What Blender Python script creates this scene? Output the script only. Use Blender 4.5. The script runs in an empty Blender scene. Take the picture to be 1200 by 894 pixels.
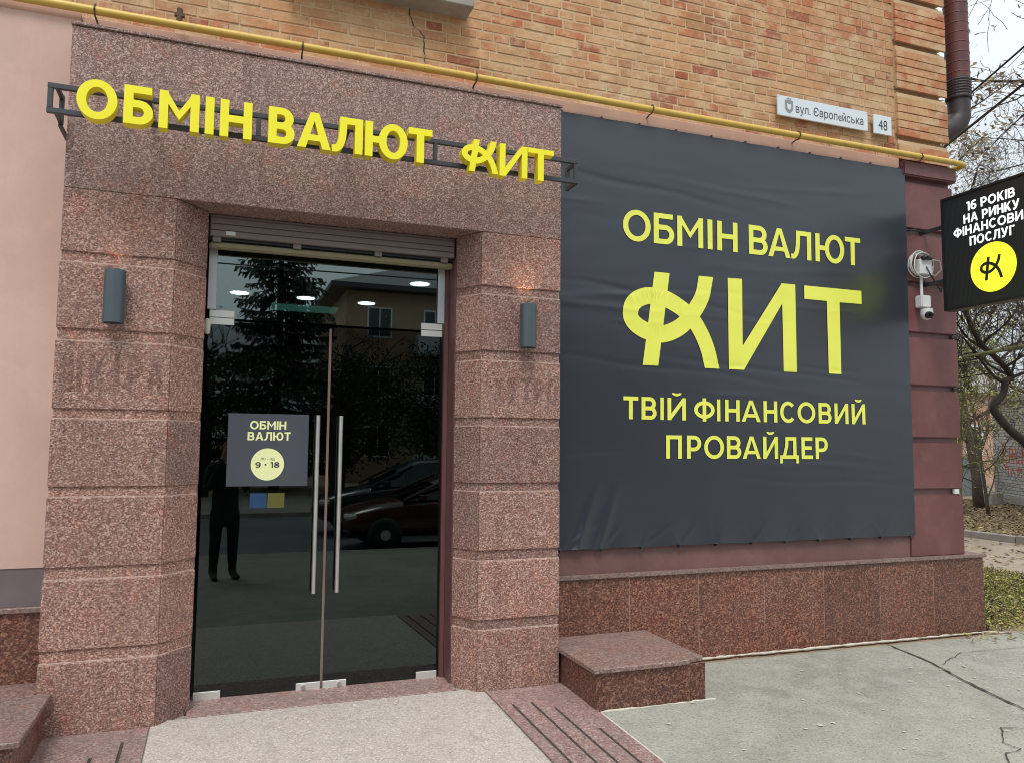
import bpy, bmesh, math, random
from mathutils import Vector, Matrix, geometry
from math import sin, cos, pi, radians as R
random.seed(7)
S = bpy.context.scene
COL = S.collection

# ------------------------------------------------------------------ camera
cam_d = bpy.data.cameras.new('camera'); cam = bpy.data.objects.new('camera', cam_d); COL.objects.link(cam)
S.camera = cam
cam_d.sensor_width = 36; cam_d.lens = 36 * 920.39 / 1200; cam_d.clip_start = 0.03; cam_d.clip_end = 2000
PITCH, YAW, ROLL = R(4.554), R(20.336), R(0.5155)
fw = Vector((sin(YAW) * cos(PITCH), cos(YAW) * cos(PITCH), sin(PITCH)))
r0 = Vector((cos(YAW), -sin(YAW), 0)); u0 = r0.cross(fw)
rt = r0 * cos(ROLL) + u0 * sin(ROLL); up = rt.cross(fw)
CM = Matrix((rt, up, -fw)).transposed().to_4x4(); CM.translation = (0, 0, 1.6)
cam.matrix_world = CM

# ------------------------------------------------------------------ world and sun (overcast)
SUN_EL, SUN_AZ = R(58), R(200)       # azimuth measured from +Y clockwise: behind the camera, slightly left
w = bpy.data.worlds.new('World'); S.world = w; w.use_nodes = True
nt = w.node_tree; nt.nodes.clear()
def wn(t, **k):
    n = nt.nodes.new(t)
    for a, b in k.items(): setattr(n, a, b)
    return n
sky = wn('ShaderNodeTexSky', sky_type='NISHITA', sun_disc=False)
sky.sun_elevation = SUN_EL; sky.sun_rotation = SUN_AZ
tc = wn('ShaderNodeTexCoord'); sep = wn('ShaderNodeSeparateXYZ'); nt.links.new(tc.outputs['Generated'], sep.inputs[0])
mr = wn('ShaderNodeMapRange'); nt.links.new(sep.outputs['Z'], mr.inputs['Value'])
for i, v in zip((1, 2, 3, 4), (0.0, 1.0, 4.3, 14.5)): mr.inputs[i].default_value = v
nz = wn('ShaderNodeTexNoise'); nz.inputs['Scale'].default_value = 2.2; nz.inputs['Detail'].default_value = 5
mp = wn('ShaderNodeMapping'); mp.inputs['Scale'].default_value = (1, 1, 3.2)
nt.links.new(tc.outputs['Generated'], mp.inputs[0]); nt.links.new(mp.outputs[0], nz.inputs['Vector'])
nr = wn('ShaderNodeMapRange'); nt.links.new(nz.outputs['Fac'], nr.inputs['Value'])
for i, v in zip((1, 2, 3, 4), (0.3, 0.7, 0.9, 1.1)): nr.inputs[i].default_value = v
mul = wn('ShaderNodeMath', operation='MULTIPLY'); nt.links.new(mr.outputs[0], mul.inputs[0]); nt.links.new(nr.outputs[0], mul.inputs[1])
cc = wn('ShaderNodeVectorMath', operation='SCALE'); cc.inputs[0].default_value = (0.93, 1.0, 1.05)
nt.links.new(mul.outputs[0], cc.inputs['Scale'])
mx = wn('ShaderNodeMix', data_type='RGBA'); mx.inputs[0].default_value = 0.93
nt.links.new(sky.outputs[0], mx.inputs[6]); nt.links.new(cc.outputs[0], mx.inputs[7])
bg = wn('ShaderNodeBackground'); bg.inputs[1].default_value = 0.1
ow = wn('ShaderNodeOutputWorld'); nt.links.new(mx.outputs[2], bg.inputs[0]); nt.links.new(bg.outputs[0], ow.inputs[0])
sd = bpy.data.lights.new('sun', 'SUN'); sd.energy = 1.5; sd.angle = R(18); sd.color = (1, 0.97, 0.92)
so = bpy.data.objects.new('sun', sd); COL.objects.link(so)
sdir = Vector((sin(SUN_AZ) * cos(SUN_EL), cos(SUN_AZ) * cos(SUN_EL), sin(SUN_EL)))
so.rotation_euler = sdir.to_track_quat('Z', 'Y').to_euler(); so.location = sdir * 50
S.view_settings.view_transform = 'Standard'; S.view_settings.look = 'None'; S.view_settings.gamma = 1
S.view_settings.exposure = 0.42
S.render.engine = 'CYCLES'; S.cycles.filter_width = 1.0

# ------------------------------------------------------------------ object helpers
def tag(o, label=None, cat=None, group=None, kind=None):
    if label: o['label'] = label
    if cat: o['category'] = cat
    if group: o['group'] = group
    if kind: o['kind'] = kind
    return o
def empty(name, loc=(0, 0, 0), rz=0):
    o = bpy.data.objects.new(name, None); COL.objects.link(o); o.location = loc; o.rotation_euler = (0, 0, rz)
    o.empty_display_size = 0.1
    return o
def bx_faces(i): return [(i, i+3, i+2, i+1), (i+4, i+5, i+6, i+7), (i, i+1, i+5, i+4), (i+1, i+2, i+6, i+5), (i+2, i+3, i+7, i+6), (i+3, i, i+4, i+7)]
class MB:
    def __init__(s): s.v = []; s.f = []; s.m = []; s.cur = 0
    def add(s, vs, fs):
        i = len(s.v); s.v += [tuple(v) for v in vs]; s.f += [tuple(i + k for k in f) for f in fs]; s.m += [s.cur] * len(fs); return s
    def box(s, x0, x1, y0, y1, z0, z1):
        return s.add([(x0, y0, z0), (x1, y0, z0), (x1, y1, z0), (x0, y1, z0), (x0, y0, z1), (x1, y0, z1), (x1, y1, z1), (x0, y1, z1)], bx_faces(0))
    def prism(s, poly, z0, z1):
        n = len(poly)
        a = sum(poly[i][0] * poly[(i+1) % n][1] - poly[(i+1) % n][0] * poly[i][1] for i in range(n))
        if a < 0: poly = poly[::-1]
        vs = [(x, y, z0) for x, y in poly] + [(x, y, z1) for x, y in poly]
        fs = [tuple(range(n))[::-1], tuple(range(n, 2*n))] + [(i, (i+1) % n, n + (i+1) % n, n + i) for i in range(n)]
        return s.add(vs, fs)
    def tube(s, pts, rad, n=8, caps=True):
        pts = [Vector(p) for p in pts]
        rad = rad if isinstance(rad, (list, tuple)) else [rad] * len(pts)
        t = (pts[1] - pts[0]).normalized()
        a = t.orthogonal().normalized(); vs = []
        for i, p in enumerate(pts):
            if i == 0: t = pts[1] - pts[0]
            elif i == len(pts) - 1: t = pts[-1] - pts[-2]
            else: t = (pts[i+1] - p).normalized() + (p - pts[i-1]).normalized()
            t = t.normalized() if t.length > 1e-9 else Vector((0, 0, 1))
            a = (a - t * a.dot(t)); a = a.normalized() if a.length > 1e-6 else t.orthogonal().normalized()
            b = t.cross(a)
            vs += [p + (a * cos(2*pi*k/n) + b * sin(2*pi*k/n)) * rad[i] for k in range(n)]
        fs = []
        for i in range(len(pts) - 1):
            for k in range(n):
                fs.append((i*n + k, i*n + (k+1) % n, (i+1)*n + (k+1) % n, (i+1)*n + k))
        if caps: fs += [tuple(range(n))[::-1], tuple(range((len(pts)-1)*n, len(pts)*n))]
        return s.add(vs, fs)
    def cyl(s, c, r, d, n=24):   # c start, d vector
        c = Vector(c); return s.tube([c, c + Vector(d)], r, n)
    def lathe(s, prof, c=(0, 0, 0), n=24, axis='Z'):
        vs = []; c = Vector(c)
        for (r, z) in prof:
            for k in range(n):
                x, y = r*cos(2*pi*k/n), r*sin(2*pi*k/n)
                vs.append(c + (Vector((x, y, z)) if axis == 'Z' else Vector((x, -z, y)) if axis == 'Y' else Vector((z, x, y))))
        fs = []
        for i in range(len(prof)-1):
            for k in range(n): fs.append((i*n+k, i*n+(k+1) % n, (i+1)*n+(k+1) % n, (i+1)*n+k))
        fs += [tuple(range(n))[::-1], tuple(range((len(prof)-1)*n, len(prof)*n))]
        return s.add(vs, fs)
    def mesh(s, name, mats, bevel=0, smooth=False, seg=1):
        me = bpy.data.meshes.new(name); me.from_pydata(s.v, [], s.f)
        for m in (mats if isinstance(mats, (list, tuple)) else [mats]): me.materials.append(m)
        for p, mi in zip(me.polygons, s.m): p.material_index = mi
        b = bmesh.new(); b.from_mesh(me)
        if bevel:
            es = [e for e in b.edges if len(e.link_faces) == 2 and e.calc_face_angle(0) > 0.3]
            bmesh.ops.bevel(b, geom=es, offset=bevel, segments=seg, affect='EDGES', clamp_overlap=True)
        bmesh.ops.recalc_face_normals(b, faces=b.faces)
        b.to_mesh(me); b.free()
        if smooth:
            for p in me.polygons: p.use_smooth = True
        return me
    def build(s, name, mats, parent=None, loc=None, **k):
        me = s.mesh(name, mats, **k)
        o = bpy.data.objects.new(name, me); COL.objects.link(o)
        if parent: o.parent = parent
        if loc: o.location = loc
        return o
def smooth_angle(o, ang=0.6):
    me = o.data
    b = bmesh.new(); b.from_mesh(me)
    for f in b.faces: f.smooth = True
    for e in b.edges: e.smooth = not (len(e.link_faces) == 2 and e.calc_face_angle(0) > ang)
    b.to_mesh(me); b.free(); return o
def link(name, me, parent=None, loc=(0, 0, 0), rot=(0, 0, 0), scale=(1, 1, 1)):
    o = bpy.data.objects.new(name, me); COL.objects.link(o); o.parent = parent; o.location = loc; o.rotation_euler = rot; o.scale = scale
    return o
def copy_tree(o, parent=None):
    c = o.copy(); COL.objects.link(c); c.parent = parent
    for ch in list(o.children): copy_tree(ch, c)
    return c

# ------------------------------------------------------------------ materials
class NT:
    def __init__(s, name):
        s.m = bpy.data.materials.new(name); s.m.use_nodes = True; s.t = s.m.node_tree
        s.b = s.t.nodes['Principled BSDF']; s._p = None
    def n(s, t, ins=None, **k):
        n = s.t.nodes.new(t)
        for a, b in k.items(): setattr(n, a, b)
        for a, b in (ins or {}).items():
            if hasattr(b, 'is_linked') or isinstance(b, bpy.types.NodeSocket): s.t.links.new(b, n.inputs[a])
            else: n.inputs[a].default_value = b
        return n
    def pos(s):
        if not s._p: s._p = s.n('ShaderNodeNewGeometry').outputs['Position']
        return s._p
    def mapped(s, sc=(1, 1, 1), rot=(0, 0, 0), loc=(0, 0, 0)):
        return s.n('ShaderNodeMapping', {0: s.pos(), 'Scale': sc, 'Rotation': rot, 'Location': loc}).outputs[0]
    def noise(s, scale, detail=4, rough=0.55, vec=None, dist=0):
        return s.n('ShaderNodeTexNoise', {'Vector': vec or s.pos(), 'Scale': scale, 'Detail': detail, 'Roughness': rough, 'Distortion': dist}).outputs['Fac']
    def vor(s, scale, vec=None, out='Color', feature='F1', rnd=1):
        return s.n('ShaderNodeTexVoronoi', {'Vector': vec or s.pos(), 'Scale': scale, 'Randomness': rnd}, feature=feature).outputs[out]
    def ramp(s, fac, stops, interp='LINEAR'):
        n = s.n('ShaderNodeValToRGB', {0: fac}); e = n.color_ramp; e.interpolation = interp
        while len(e.elements) < len(stops): e.elements.new(0.5)
        for el, (p, c) in zip(e.elements, stops):
            el.position = p; el.color = (*c, 1) if len(c) == 3 else c
        return n.outputs[0]
    def g(s, *stops): return None
    def mix(s, f, a, b, mode='MIX'):
        n = s.n('ShaderNodeMix', data_type='RGBA', blend_type=mode)
        for i, v in ((0, f), (6, a), (7, b)):
            if isinstance(v, bpy.types.NodeSocket): s.t.links.new(v, n.inputs[i])
            elif i == 0: n.inputs[0].default_value = v
            else: n.inputs[i].default_value = (*v, 1)
        return n.outputs[2]
    def mr(s, v, a, b, c, d):
        return s.n('ShaderNodeMapRange', {0: v, 1: a, 2: b, 3: c, 4: d}).outputs[0]
    def math(s, op, a, b=0.0):
        return s.n('ShaderNodeMath', {0: a, 1: b}, operation=op).outputs[0]
    def bump(s, h, strength=0.3, dist=0.01, normal=None):
        ins = {'Height': h, 'Strength': strength, 'Distance': dist}
        if normal: ins['Normal'] = normal
        n = s.n('ShaderNodeBump', ins); return n.outputs[0]
    def set(s, color=None, rough=None, metal=None, normal=None, emis=None, estr=None, spec=None):
        for k, v in (('Base Color', color), ('Roughness', rough), ('Metallic', metal), ('Normal', normal), ('Emission Color', emis), ('Emission Strength', estr), ('Specular IOR Level', spec)):
            if v is None: continue
            if isinstance(v, bpy.types.NodeSocket): s.t.links.new(v, s.b.inputs[k])
            else: s.b.inputs[k].default_value = (*v, 1) if isinstance(v, tuple) and len(v) == 3 else v
        return s.m
def simple(name, col, rough=0.5, metal=0, var=0.12, vs=8, bump=0, bs=60, spec=0.5):
    k = NT(name); n = k.noise(vs, 6)
    c = k.mix(k.mr(n, 0.3, 0.7, 0, 1), tuple(x * (1 - var) for x in col), tuple(min(1, x * (1 + var)) for x in col))
    r = k.mr(k.noise(vs * 3, 4), 0.3, 0.7, max(0.02, rough - 0.07), min(1, rough + 0.07))
    return k.set(c, r, metal, k.bump(k.noise(bs, 4), bump, 0.004) if bump else None, spec=spec)
def granite(name, tint, dark, light, black, gs=95, rough=0.5, bump=0.15, blotch=0.35, grey=(0.21, 0.175, 0.165), rot=(0.35, 0.5, 0.3), dirt=True, redness=0.45):
    k = NT(name)
    v1 = k.mapped((1, 1, 1.25), rot)
    wv = k.n('ShaderNodeTexNoise', {'Vector': v1, 'Scale': 40.0, 'Detail': 2.0}).outputs['Color']
    vw = k.n('ShaderNodeVectorMath', {0: v1, 1: k.n('ShaderNodeVectorMath', {0: wv, 'Scale': 0.009}, operation='SCALE').outputs[0]}, operation='ADD').outputs[0]
    cell = k.n('ShaderNodeSeparateColor', {0: k.vor(gs, vw)}).outputs
    base = k.ramp(cell[0], [(0, black), (0.13, dark), (0.38, tint), (0.66, tint), (0.8, light), (1, tuple(min(1, c * 1.35) for c in light))], 'LINEAR')
    cell2 = k.n('ShaderNodeSeparateColor', {0: k.vor(gs * 1.9, vw)}).outputs
    b2 = k.ramp(cell2[1], [(0, black), (0.16, dark), (0.5, tint), (0.85, light), (1, light)])
    col = k.mix(0.42, base, b2)
    big = k.noise(2.6, 7, 0.62, k.mapped((1, 1, 1.3), (0, 0.6, 0)), 0.6)
    col = k.mix(k.mr(big, 0.4, 0.68, 0, blotch), col, k.mix(0.6, col, grey))
    red = k.noise(6.5, 5, 0.6, k.mapped((1, 1, 1), (0.4, 0.2, 0.9), (5, 3, 1)), 0.8)
    col = k.mix(k.mr(red, 0.56, 0.72, 0, redness), col, k.mix(1.0, col, (1.35, 0.8, 0.7), 'MULTIPLY'))
    if dirt:
        dn = k.noise(1.7, 8, 0.65, k.mapped((1, 1, 0.55), (0, 0, 0), (2, 1, 7)))
        col = k.mix(k.mr(dn, 0.35, 0.75, 0, 0.25), col, k.mix(1.0, col, (0.72, 0.70, 0.69), 'MULTIPLY'))
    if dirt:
        sk = k.noise(7, 7, 0.65, k.mapped((1.6, 1.6, 0.16), (0, 0, 0), (3, 3, 0)))  # vertical streaks: drips, plus contact shade of the sign letters put into the colour
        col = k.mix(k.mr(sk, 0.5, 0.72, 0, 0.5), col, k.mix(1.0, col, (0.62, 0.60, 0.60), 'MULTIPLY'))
    ob = k.n('ShaderNodeObjectInfo').outputs['Random']
    col = k.mix(1.0, col, k.ramp(ob, [(0, (0.80, 0.80, 0.82)), (0.5, (1.0, 0.98, 0.97)), (1, (1.18, 1.12, 1.08))]), 'MULTIPLY')
    h = k.math('ADD', k.math('MULTIPLY', cell[0], 0.5), k.noise(gs * 1.6, 3))
    return k.set(col, k.mr(cell[2], 0, 1, rough - 0.1, rough + 0.15), 0, k.bump(h, bump, 0.004))

M = {}
M['granite'] = granite('flamed_red_granite', (0.255, 0.112, 0.084), (0.095, 0.035, 0.028), (0.52, 0.37, 0.31), (0.02, 0.015, 0.015), gs=125, rough=0.65, bump=0.35, grey=(0.19, 0.145, 0.13))
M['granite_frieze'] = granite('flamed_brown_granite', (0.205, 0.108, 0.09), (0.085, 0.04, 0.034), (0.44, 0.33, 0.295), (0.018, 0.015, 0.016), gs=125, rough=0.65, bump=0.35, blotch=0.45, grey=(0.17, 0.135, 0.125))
M['granite_polished'] = granite('polished_red_granite', (0.125, 0.036, 0.022), (0.04, 0.012, 0.009), (0.34, 0.175, 0.12), (0.003, 0.003, 0.003), gs=88, rough=0.38, bump=0.04, blotch=0.2)
M['granite_top'] = granite('worn_granite_slab', (0.25, 0.155, 0.13), (0.15, 0.08, 0.065), (0.37, 0.27, 0.235), (0.06, 0.045, 0.04), gs=95, rough=0.45, bump=0.08, blotch=0.5)
M['granite_floor'] = granite('worn_floor_granite', (0.27, 0.165, 0.15), (0.17, 0.095, 0.085), (0.40, 0.31, 0.285), (0.07, 0.055, 0.05), gs=90, rough=0.5, bump=0.1, blotch=0.7)
M['granite_pale'] = granite('pale_grey_granite', (0.43, 0.385, 0.345), (0.33, 0.285, 0.255), (0.53, 0.49, 0.45), (0.2, 0.18, 0.17), gs=110, rough=0.5, bump=0.1, blotch=0.4, grey=(0.42, 0.40, 0.38), redness=0.08)

M['joint'] = simple('pale_tile_joint', (0.36, 0.24, 0.20), 0.9, 0, 0.3, 20)
M['joint_pale'] = simple('pale_pink_joint', (0.46, 0.34, 0.29), 0.9, 0, 0.35, 30)
def stucco(name, col, var=0.1, streak=0.12, rough=0.85, b=0.25, blot=0.25):
    k = NT(name)
    n = k.noise(1.4, 8, 0.6); n2 = k.noise(9, 6, 0.6, k.mapped((1, 1, 0.25)))
    c = k.mix(k.mr(n, 0.3, 0.7, 0, 1), tuple(x*(1-var) for x in col), tuple(min(1, x*(1+var)) for x in col))
    c = k.mix(k.mr(n2, 0.45, 0.75, 0, streak * 3), c, k.mix(1.0, c, (0.85, 0.8, 0.78), 'MULTIPLY'))
    c = k.mix(k.mr(k.noise(2.7, 9, 0.75, k.mapped((1, 1, 0.8), (0, 0, 0), (8, 1, 2)), 0.6), 0.5, 0.68, 0, blot), c, tuple(min(1, x*1.3+.02) for x in col))
    c = k.mix(k.mr(k.noise(60, 4), 0.62, 0.72, 0, 0.15), c, tuple(min(1, x*1.35) for x in col))
    return k.set(c, rough, 0, k.bump(k.math('ADD', k.noise(130, 3), k.noise(7, 3)), b, 0.003))
M['pink'] = stucco('pink_stucco', (0.57, 0.385, 0.325), 0.07, 0.09)
M['maroon'] = stucco('maroon_paint', (0.14, 0.050, 0.047), 0.16, 0.15, 0.5, 0.35, 0.6)
M['maroon_ledge'] = stucco('dusty_maroon_render', (0.155, 0.078, 0.072), 0.14, 0.2, 0.5, 0.25, 0.7)
M['grey_strip'] = stucco('grey_painted_base', (0.17, 0.135, 0.14), 0.2, 0.2, 0.45, 0.15)
M['band'] = stucco('faded_pink_plaster', (0.50, 0.31, 0.235), 0.12, 0.2, 0.9, 0.3)
M['mortar'] = stucco('lime_mortar', (0.53, 0.375, 0.225), 0.15, 0.2, 0.95, 0.5)

def brick_mat(name, a, b2):
    k = NT(name)
    rnd = k.n('ShaderNodeObjectInfo').outputs['Random']
    n = k.noise(14, 6, 0.65)
    c = k.mix(rnd, a, b2)
    c = k.mix(k.mr(n, 0.3, 0.7, 0, 0.5), c, k.mix(1.0, c, (0.72, 0.66, 0.6), 'MULTIPLY'))
    sm = k.noise(5.5, 8, 0.7, k.mapped((1, 1, 1.6), (0, 0, 0), (3, 0, 1)))
    c = k.mix(k.mr(sm, 0.47, 0.60, 0, 0.8), c, (0.56, 0.405, 0.25))          # mortar smeared over the face
    c = k.mix(k.mr(k.noise(2.4, 7, 0.7, k.mapped((1, 1, 1), (0, 0, 0), (1, 8, 3))), 0.6, 0.72, 0, 0.5), c, (0.56, 0.47, 0.36))
    c = k.mix(k.mr(k.noise(30, 6, 0.7), 0.55, 0.68, 0, 0.35), c, (0.66, 0.55, 0.42))
    st = k.noise(1.1, 6, 0.6, k.mapped((1, 1, 1), (0, 0, 0), (9, 2, 4)))
    c = k.mix(k.mr(st, 0.42, 0.6, 0, 0.75), c, k.mix(1.0, c, (1.06, 0.84, 0.70), 'MULTIPLY'))
    c = k.mix(k.mr(k.noise(3.3, 7, 0.7, k.mapped((1, 1, 1.4), (0, 0, 0), (7, 7, 7))), 0.52, 0.7, 0, 0.55), c, k.mix(1.0, c, (0.70, 0.60, 0.52), 'MULTIPLY'))
    sp = k.noise(90, 3)
    c = k.mix(k.mr(sp, 0.62, 0.7, 0, 0.55), c, (0.16, 0.10, 0.07))
    return k.set(c, 0.92, 0, k.bump(k.math('ADD', k.noise(60, 5, 0.7), k.math('MULTIPLY', k.noise(18, 3), 1.5)), 0.55, 0.006))
M['brick_buff'] = brick_mat('buff_brick', (0.55, 0.365, 0.20), (0.47, 0.295, 0.16))
M['brick_tan'] = brick_mat('tan_brick', (0.51, 0.29, 0.155), (0.42, 0.225, 0.12))
M['brick_orange'] = brick_mat('orange_brick', (0.48, 0.205, 0.10), (0.40, 0.155, 0.08))
M['brick_red'] = brick_mat('red_brick', (0.36, 0.125, 0.068), (0.33, 0.15, 0.085))

def asphalt():
    k = NT('worn_asphalt')
    n = k.noise(0.55, 9, 0.6); n2 = k.noise(5, 8, 0.65)
    c = k.mix(k.mr(n, 0.35, 0.65, 0, 1), (0.232, 0.226, 0.190), (0.325, 0.317, 0.270))
    c = k.mix(k.mr(n2, 0.42, 0.66, 0, 0.6), c, (0.36, 0.35, 0.305))
    g_ = k.n('ShaderNodeSeparateColor', {0: k.vor(110)}).outputs[0]
    c = k.mix(0.9, c, k.mix(1.0, c, k.ramp(g_, [(0, (0.62, 0.62, 0.62)), (0.2, (0.92, 0.92, 0.92)), (0.6, (1.0, 1.0, 1.0)), (1, (1.2, 1.2, 1.18))]), 'MULTIPLY'))
    d = k.noise(1.9, 9, 0.72, k.mapped((1, 1, 1), (0, 0, 0), (4, 9, 0)), 1)
    c = k.mix(k.mr(d, 0.5, 0.66, 0, 0.45), c, k.mix(1.0, c, (0.66, 0.66, 0.64), 'MULTIPLY'))
    st = k.noise(7, 6, 0.6, k.mapped((1, 1, 1), (0, 0, 0), (1, 3, 0)), 0.5)
    c = k.mix(k.mr(st, 0.66, 0.70, 0, 0.5), c, (0.14, 0.14, 0.12))
    sp = k.vor(16, None, 'Distance')
    c = k.mix(k.mr(sp, 0.05, 0.09, 0.5, 0), c, (0.50, 0.48, 0.43))
    pk_ = k.noise(28, 5, 0.6)
    c = k.mix(k.mr(pk_, 0.66, 0.70, 0, 0.45), c, (0.52, 0.50, 0.45))
    return k.set(c, 0.85, 0, k.bump(k.math('ADD', k.noise(170, 3), k.math('MULTIPLY', g_, 0.6)), 0.4, 0.004))
M['asphalt'] = asphalt()
M['road'] = simple('road_asphalt', (0.12, 0.12, 0.12), 0.8, 0, 0.2, 1.2, 0.3, 90)
k = NT('bare_soil'); n = k.noise(3, 8, 0.7)
M['soil'] = k.set(k.mix(k.mr(n, 0.3, 0.7, 0, 1), (0.19, 0.135, 0.085), (0.33, 0.25, 0.165)), 0.95, 0, k.bump(k.noise(40, 5), 0.6, 0.02))
k = NT('path_dust'); n = k.noise(2, 8, 0.7)
M['path'] = k.set(k.mix(k.mr(n, 0.3, 0.7, 0, 1), (0.27, 0.21, 0.15), (0.36, 0.29, 0.22)), 0.95, 0, k.bump(k.noise(60, 5), 0.4, 0.01))
M['concrete'] = simple('grey_concrete', (0.30, 0.28, 0.25), 0.85, 0, 0.2, 5, 0.4, 80)
M['crack'] = simple('dark_crack_filler', (0.045, 0.045, 0.035), 0.95, 0, 0.3, 20)
M['plaster_white'] = simple('pale_mortar_bead', (0.52, 0.48, 0.40), 0.9, 0, 0.15, 25, 0.6, 120)
M['metal_dark'] = simple('dark_grey_metal', (0.045, 0.05, 0.058), 0.45, 0.2, 0.1)
M['lamp_grey'] = simple('grey_green_lamp_body', (0.075, 0.10, 0.115), 0.42, 0.3, 0.06, 12, 0.1, 300)
M['yellow'] = simple('yellow_acrylic', (0.86, 0.78, 0.014), 0.38, 0, 0.02, 5)
M['yellow_side'] = simple('yellow_letter_side', (0.78, 0.67, 0.02), 0.45, 0, 0.03, 5)
k = NT('yellow_print'); M['yellow_print'] = k.set(k.mix(k.mr(k.noise(2.5, 4), 0.3, 0.7, 0, 1), (0.80, 0.82, 0.12), (0.74, 0.76, 0.10)), 0.42)
def vinyl():
    k = NT('slate_vinyl'); n = k.noise(0.8, 4)
    c = k.mix(k.mr(n, 0.3, 0.7, 0, 1), (0.019, 0.024, 0.034), (0.024, 0.030, 0.042))
    b = k.bump(k.noise(1.6, 2, 0.4, k.mapped((0.5, 1, 2.2), (0, 0.05, 0)), 0.4), 0.12, 0.05)
    return k.set(c, 0.30, 0, k.bump(k.noise(220, 2), 0.03, 0.002, b), spec=0.8)
M['vinyl'] = vinyl()
M['gas'] = None
k = NT('yellow_gas_paint'); n = k.noise(14, 7, 0.7)
M['gas'] = k.set(k.mix(k.mr(n, 0.52, 0.72, 0, 0.55), (0.60, 0.40, 0.075), (0.30, 0.19, 0.06)), 0.45, 0, k.bump(k.noise(40, 4), 0.2, 0.003))
M['rust'] = simple('rusty_bracket', (0.12, 0.07, 0.045), 0.8, 0.3, 0.3, 30)
k = NT('brown_downpipe_paint'); n = k.noise(6, 7, 0.7, k.mapped((1, 1, 0.5)))
M['downpipe'] = k.set(k.mix(k.mr(n, 0.4, 0.65, 0, 0.8), (0.13, 0.035, 0.03), (0.055, 0.028, 0.026)), 0.5, 0.1, k.bump(k.noise(25, 3), 0.2, 0.004))
M['pipe_dark'] = simple('dark_weathered_pipe', (0.05, 0.038, 0.04), 0.55, 0.3, 0.3, 10)
M['steel'] = simple('brushed_steel', (0.62, 0.62, 0.60), 0.42, 1.0, 0.05, 4)
M['steel_plate'] = simple('satin_steel_plate', (0.66, 0.66, 0.62), 0.5, 0.55, 0.05, 9)
M['alu'] = simple('anodised_aluminium', (0.52, 0.54, 0.56), 0.45, 0.4, 0.04, 5)
M['olive'] = simple('olive_steel_tube', (0.25, 0.21, 0.12), 0.5, 0.1, 0.1, 6)
M['shutter'] = simple('taupe_shutter_metal', (0.20, 0.165, 0.155), 0.5, 0.1, 0.06, 3)
M['shutter_dark'] = simple('shadowed_steel_plate', (0.06, 0.048, 0.045), 0.6, 0.2, 0.1, 3)
M['jamb'] = simple('maroon_jamb_sheet', (0.13, 0.055, 0.055), 0.4, 0, 0.08, 4)
M['seal'] = simple('brown_door_seal', (0.18, 0.125, 0.10), 0.6, 0, 0.15, 4)
M['black'] = simple('black_plastic', (0.012, 0.012, 0.013), 0.4)
M['led_face'] = None
k = NT('led_panel_face'); wv = k.n('ShaderNodeTexWave', {'Vector': k.pos(), 'Scale': 26.0}, bands_direction='Y').outputs['Fac']
M['led_face'] = k.set(k.mix(wv, (0.014, 0.015, 0.016), (0.03, 0.031, 0.032)), 0.35)
def emit(name, col, st, base=None):
    k = NT(name); return k.set(base or col, 0.5, emis=col, estr=st)
M['led_white'] = emit('lit_white_lettering', (0.95, 0.97, 1.0), 0.75, (0.6, 0.6, 0.6))
M['led_yellow'] = emit('lit_yellow_disc', (0.92, 0.95, 0.03), 0.75, (0.6, 0.6, 0.03))
M['bulb'] = emit('warm_lamp_lens', (1.0, 0.72, 0.42), 5)
M['downlight'] = emit('cool_ceiling_light', (0.9, 1.0, 0.98), 16)
M['teal'] = emit('teal_reflection_glow', (0.35, 0.9, 0.8), 0.45)  # emission colour for the teal reflection on the ceiling
M['white_plastic'] = simple('white_plastic', (0.66, 0.66, 0.65), 0.4, 0, 0.04)
M['cream_plastic'] = simple('cream_plastic', (0.62, 0.60, 0.50), 0.4, 0, 0.04)
M['white_cable'] = simple('white_cable', (0.55, 0.54, 0.52), 0.5)
M['white_paint'] = simple('white_enamel_plate', (0.62, 0.68, 0.72), 0.35, 0, 0.03)
M['plate_ink'] = simple('dark_plate_ink', (0.03, 0.035, 0.05), 0.5)
M['plate_grey'] = simple('grey_emblem_ink', (0.22, 0.24, 0.24), 0.5)
M['notice_grey'] = simple('grey_notice_board', (0.062, 0.066, 0.084), 0.45, 0, 0.03)
M['pale_yellow'] = simple('pale_yellow_print', (0.80, 0.83, 0.42), 0.5, 0, 0.02)
M['blue'] = simple('dimmed_blue_sticker', (0.008, 0.045, 0.115), 0.5)  # blue darkened to include the dimming by the door glass
M['yel2'] = simple('dimmed_yellow_sticker', (0.095, 0.09, 0.012), 0.5)  # yellow with the shade of the tinted glass put into its colour
M['rail_blue'] = simple('blue_grey_gate_paint', (0.33, 0.37, 0.40), 0.6)
def glass(name, tint, refl):
    k = NT(name); t = k.t; t.nodes.remove(k.b)
    tr = k.n('ShaderNodeBsdfTransparent', {0: (*tint, 1)}); gl = k.n('ShaderNodeBsdfGlossy', {'Color': (0.86, 1.0, 0.98, 1), 'Roughness': 0.006})
    lw = k.n('ShaderNodeLayerWeight', {'Blend': 0.22}).outputs['Fresnel']
    f = k.math('ADD', k.math('MULTIPLY', lw, 1.0), refl)
    ms = k.n('ShaderNodeMixShader', {0: f, 1: tr.outputs[0], 2: gl.outputs[0]})
    o = [n for n in t.nodes if n.type == 'OUTPUT_MATERIAL'][0]; t.links.new(ms.outputs[0], o.inputs[0]); return k.m
M['glass'] = glass('tinted_door_glass', (0.20, 0.24, 0.23), 0.05)
M['glass_transom'] = glass('tinted_transom_glass', (0.3, 0.34, 0.33), 0.17)
M['car_glass'] = glass('car_window_glass', (0.05, 0.06, 0.06), 0.05)
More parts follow.
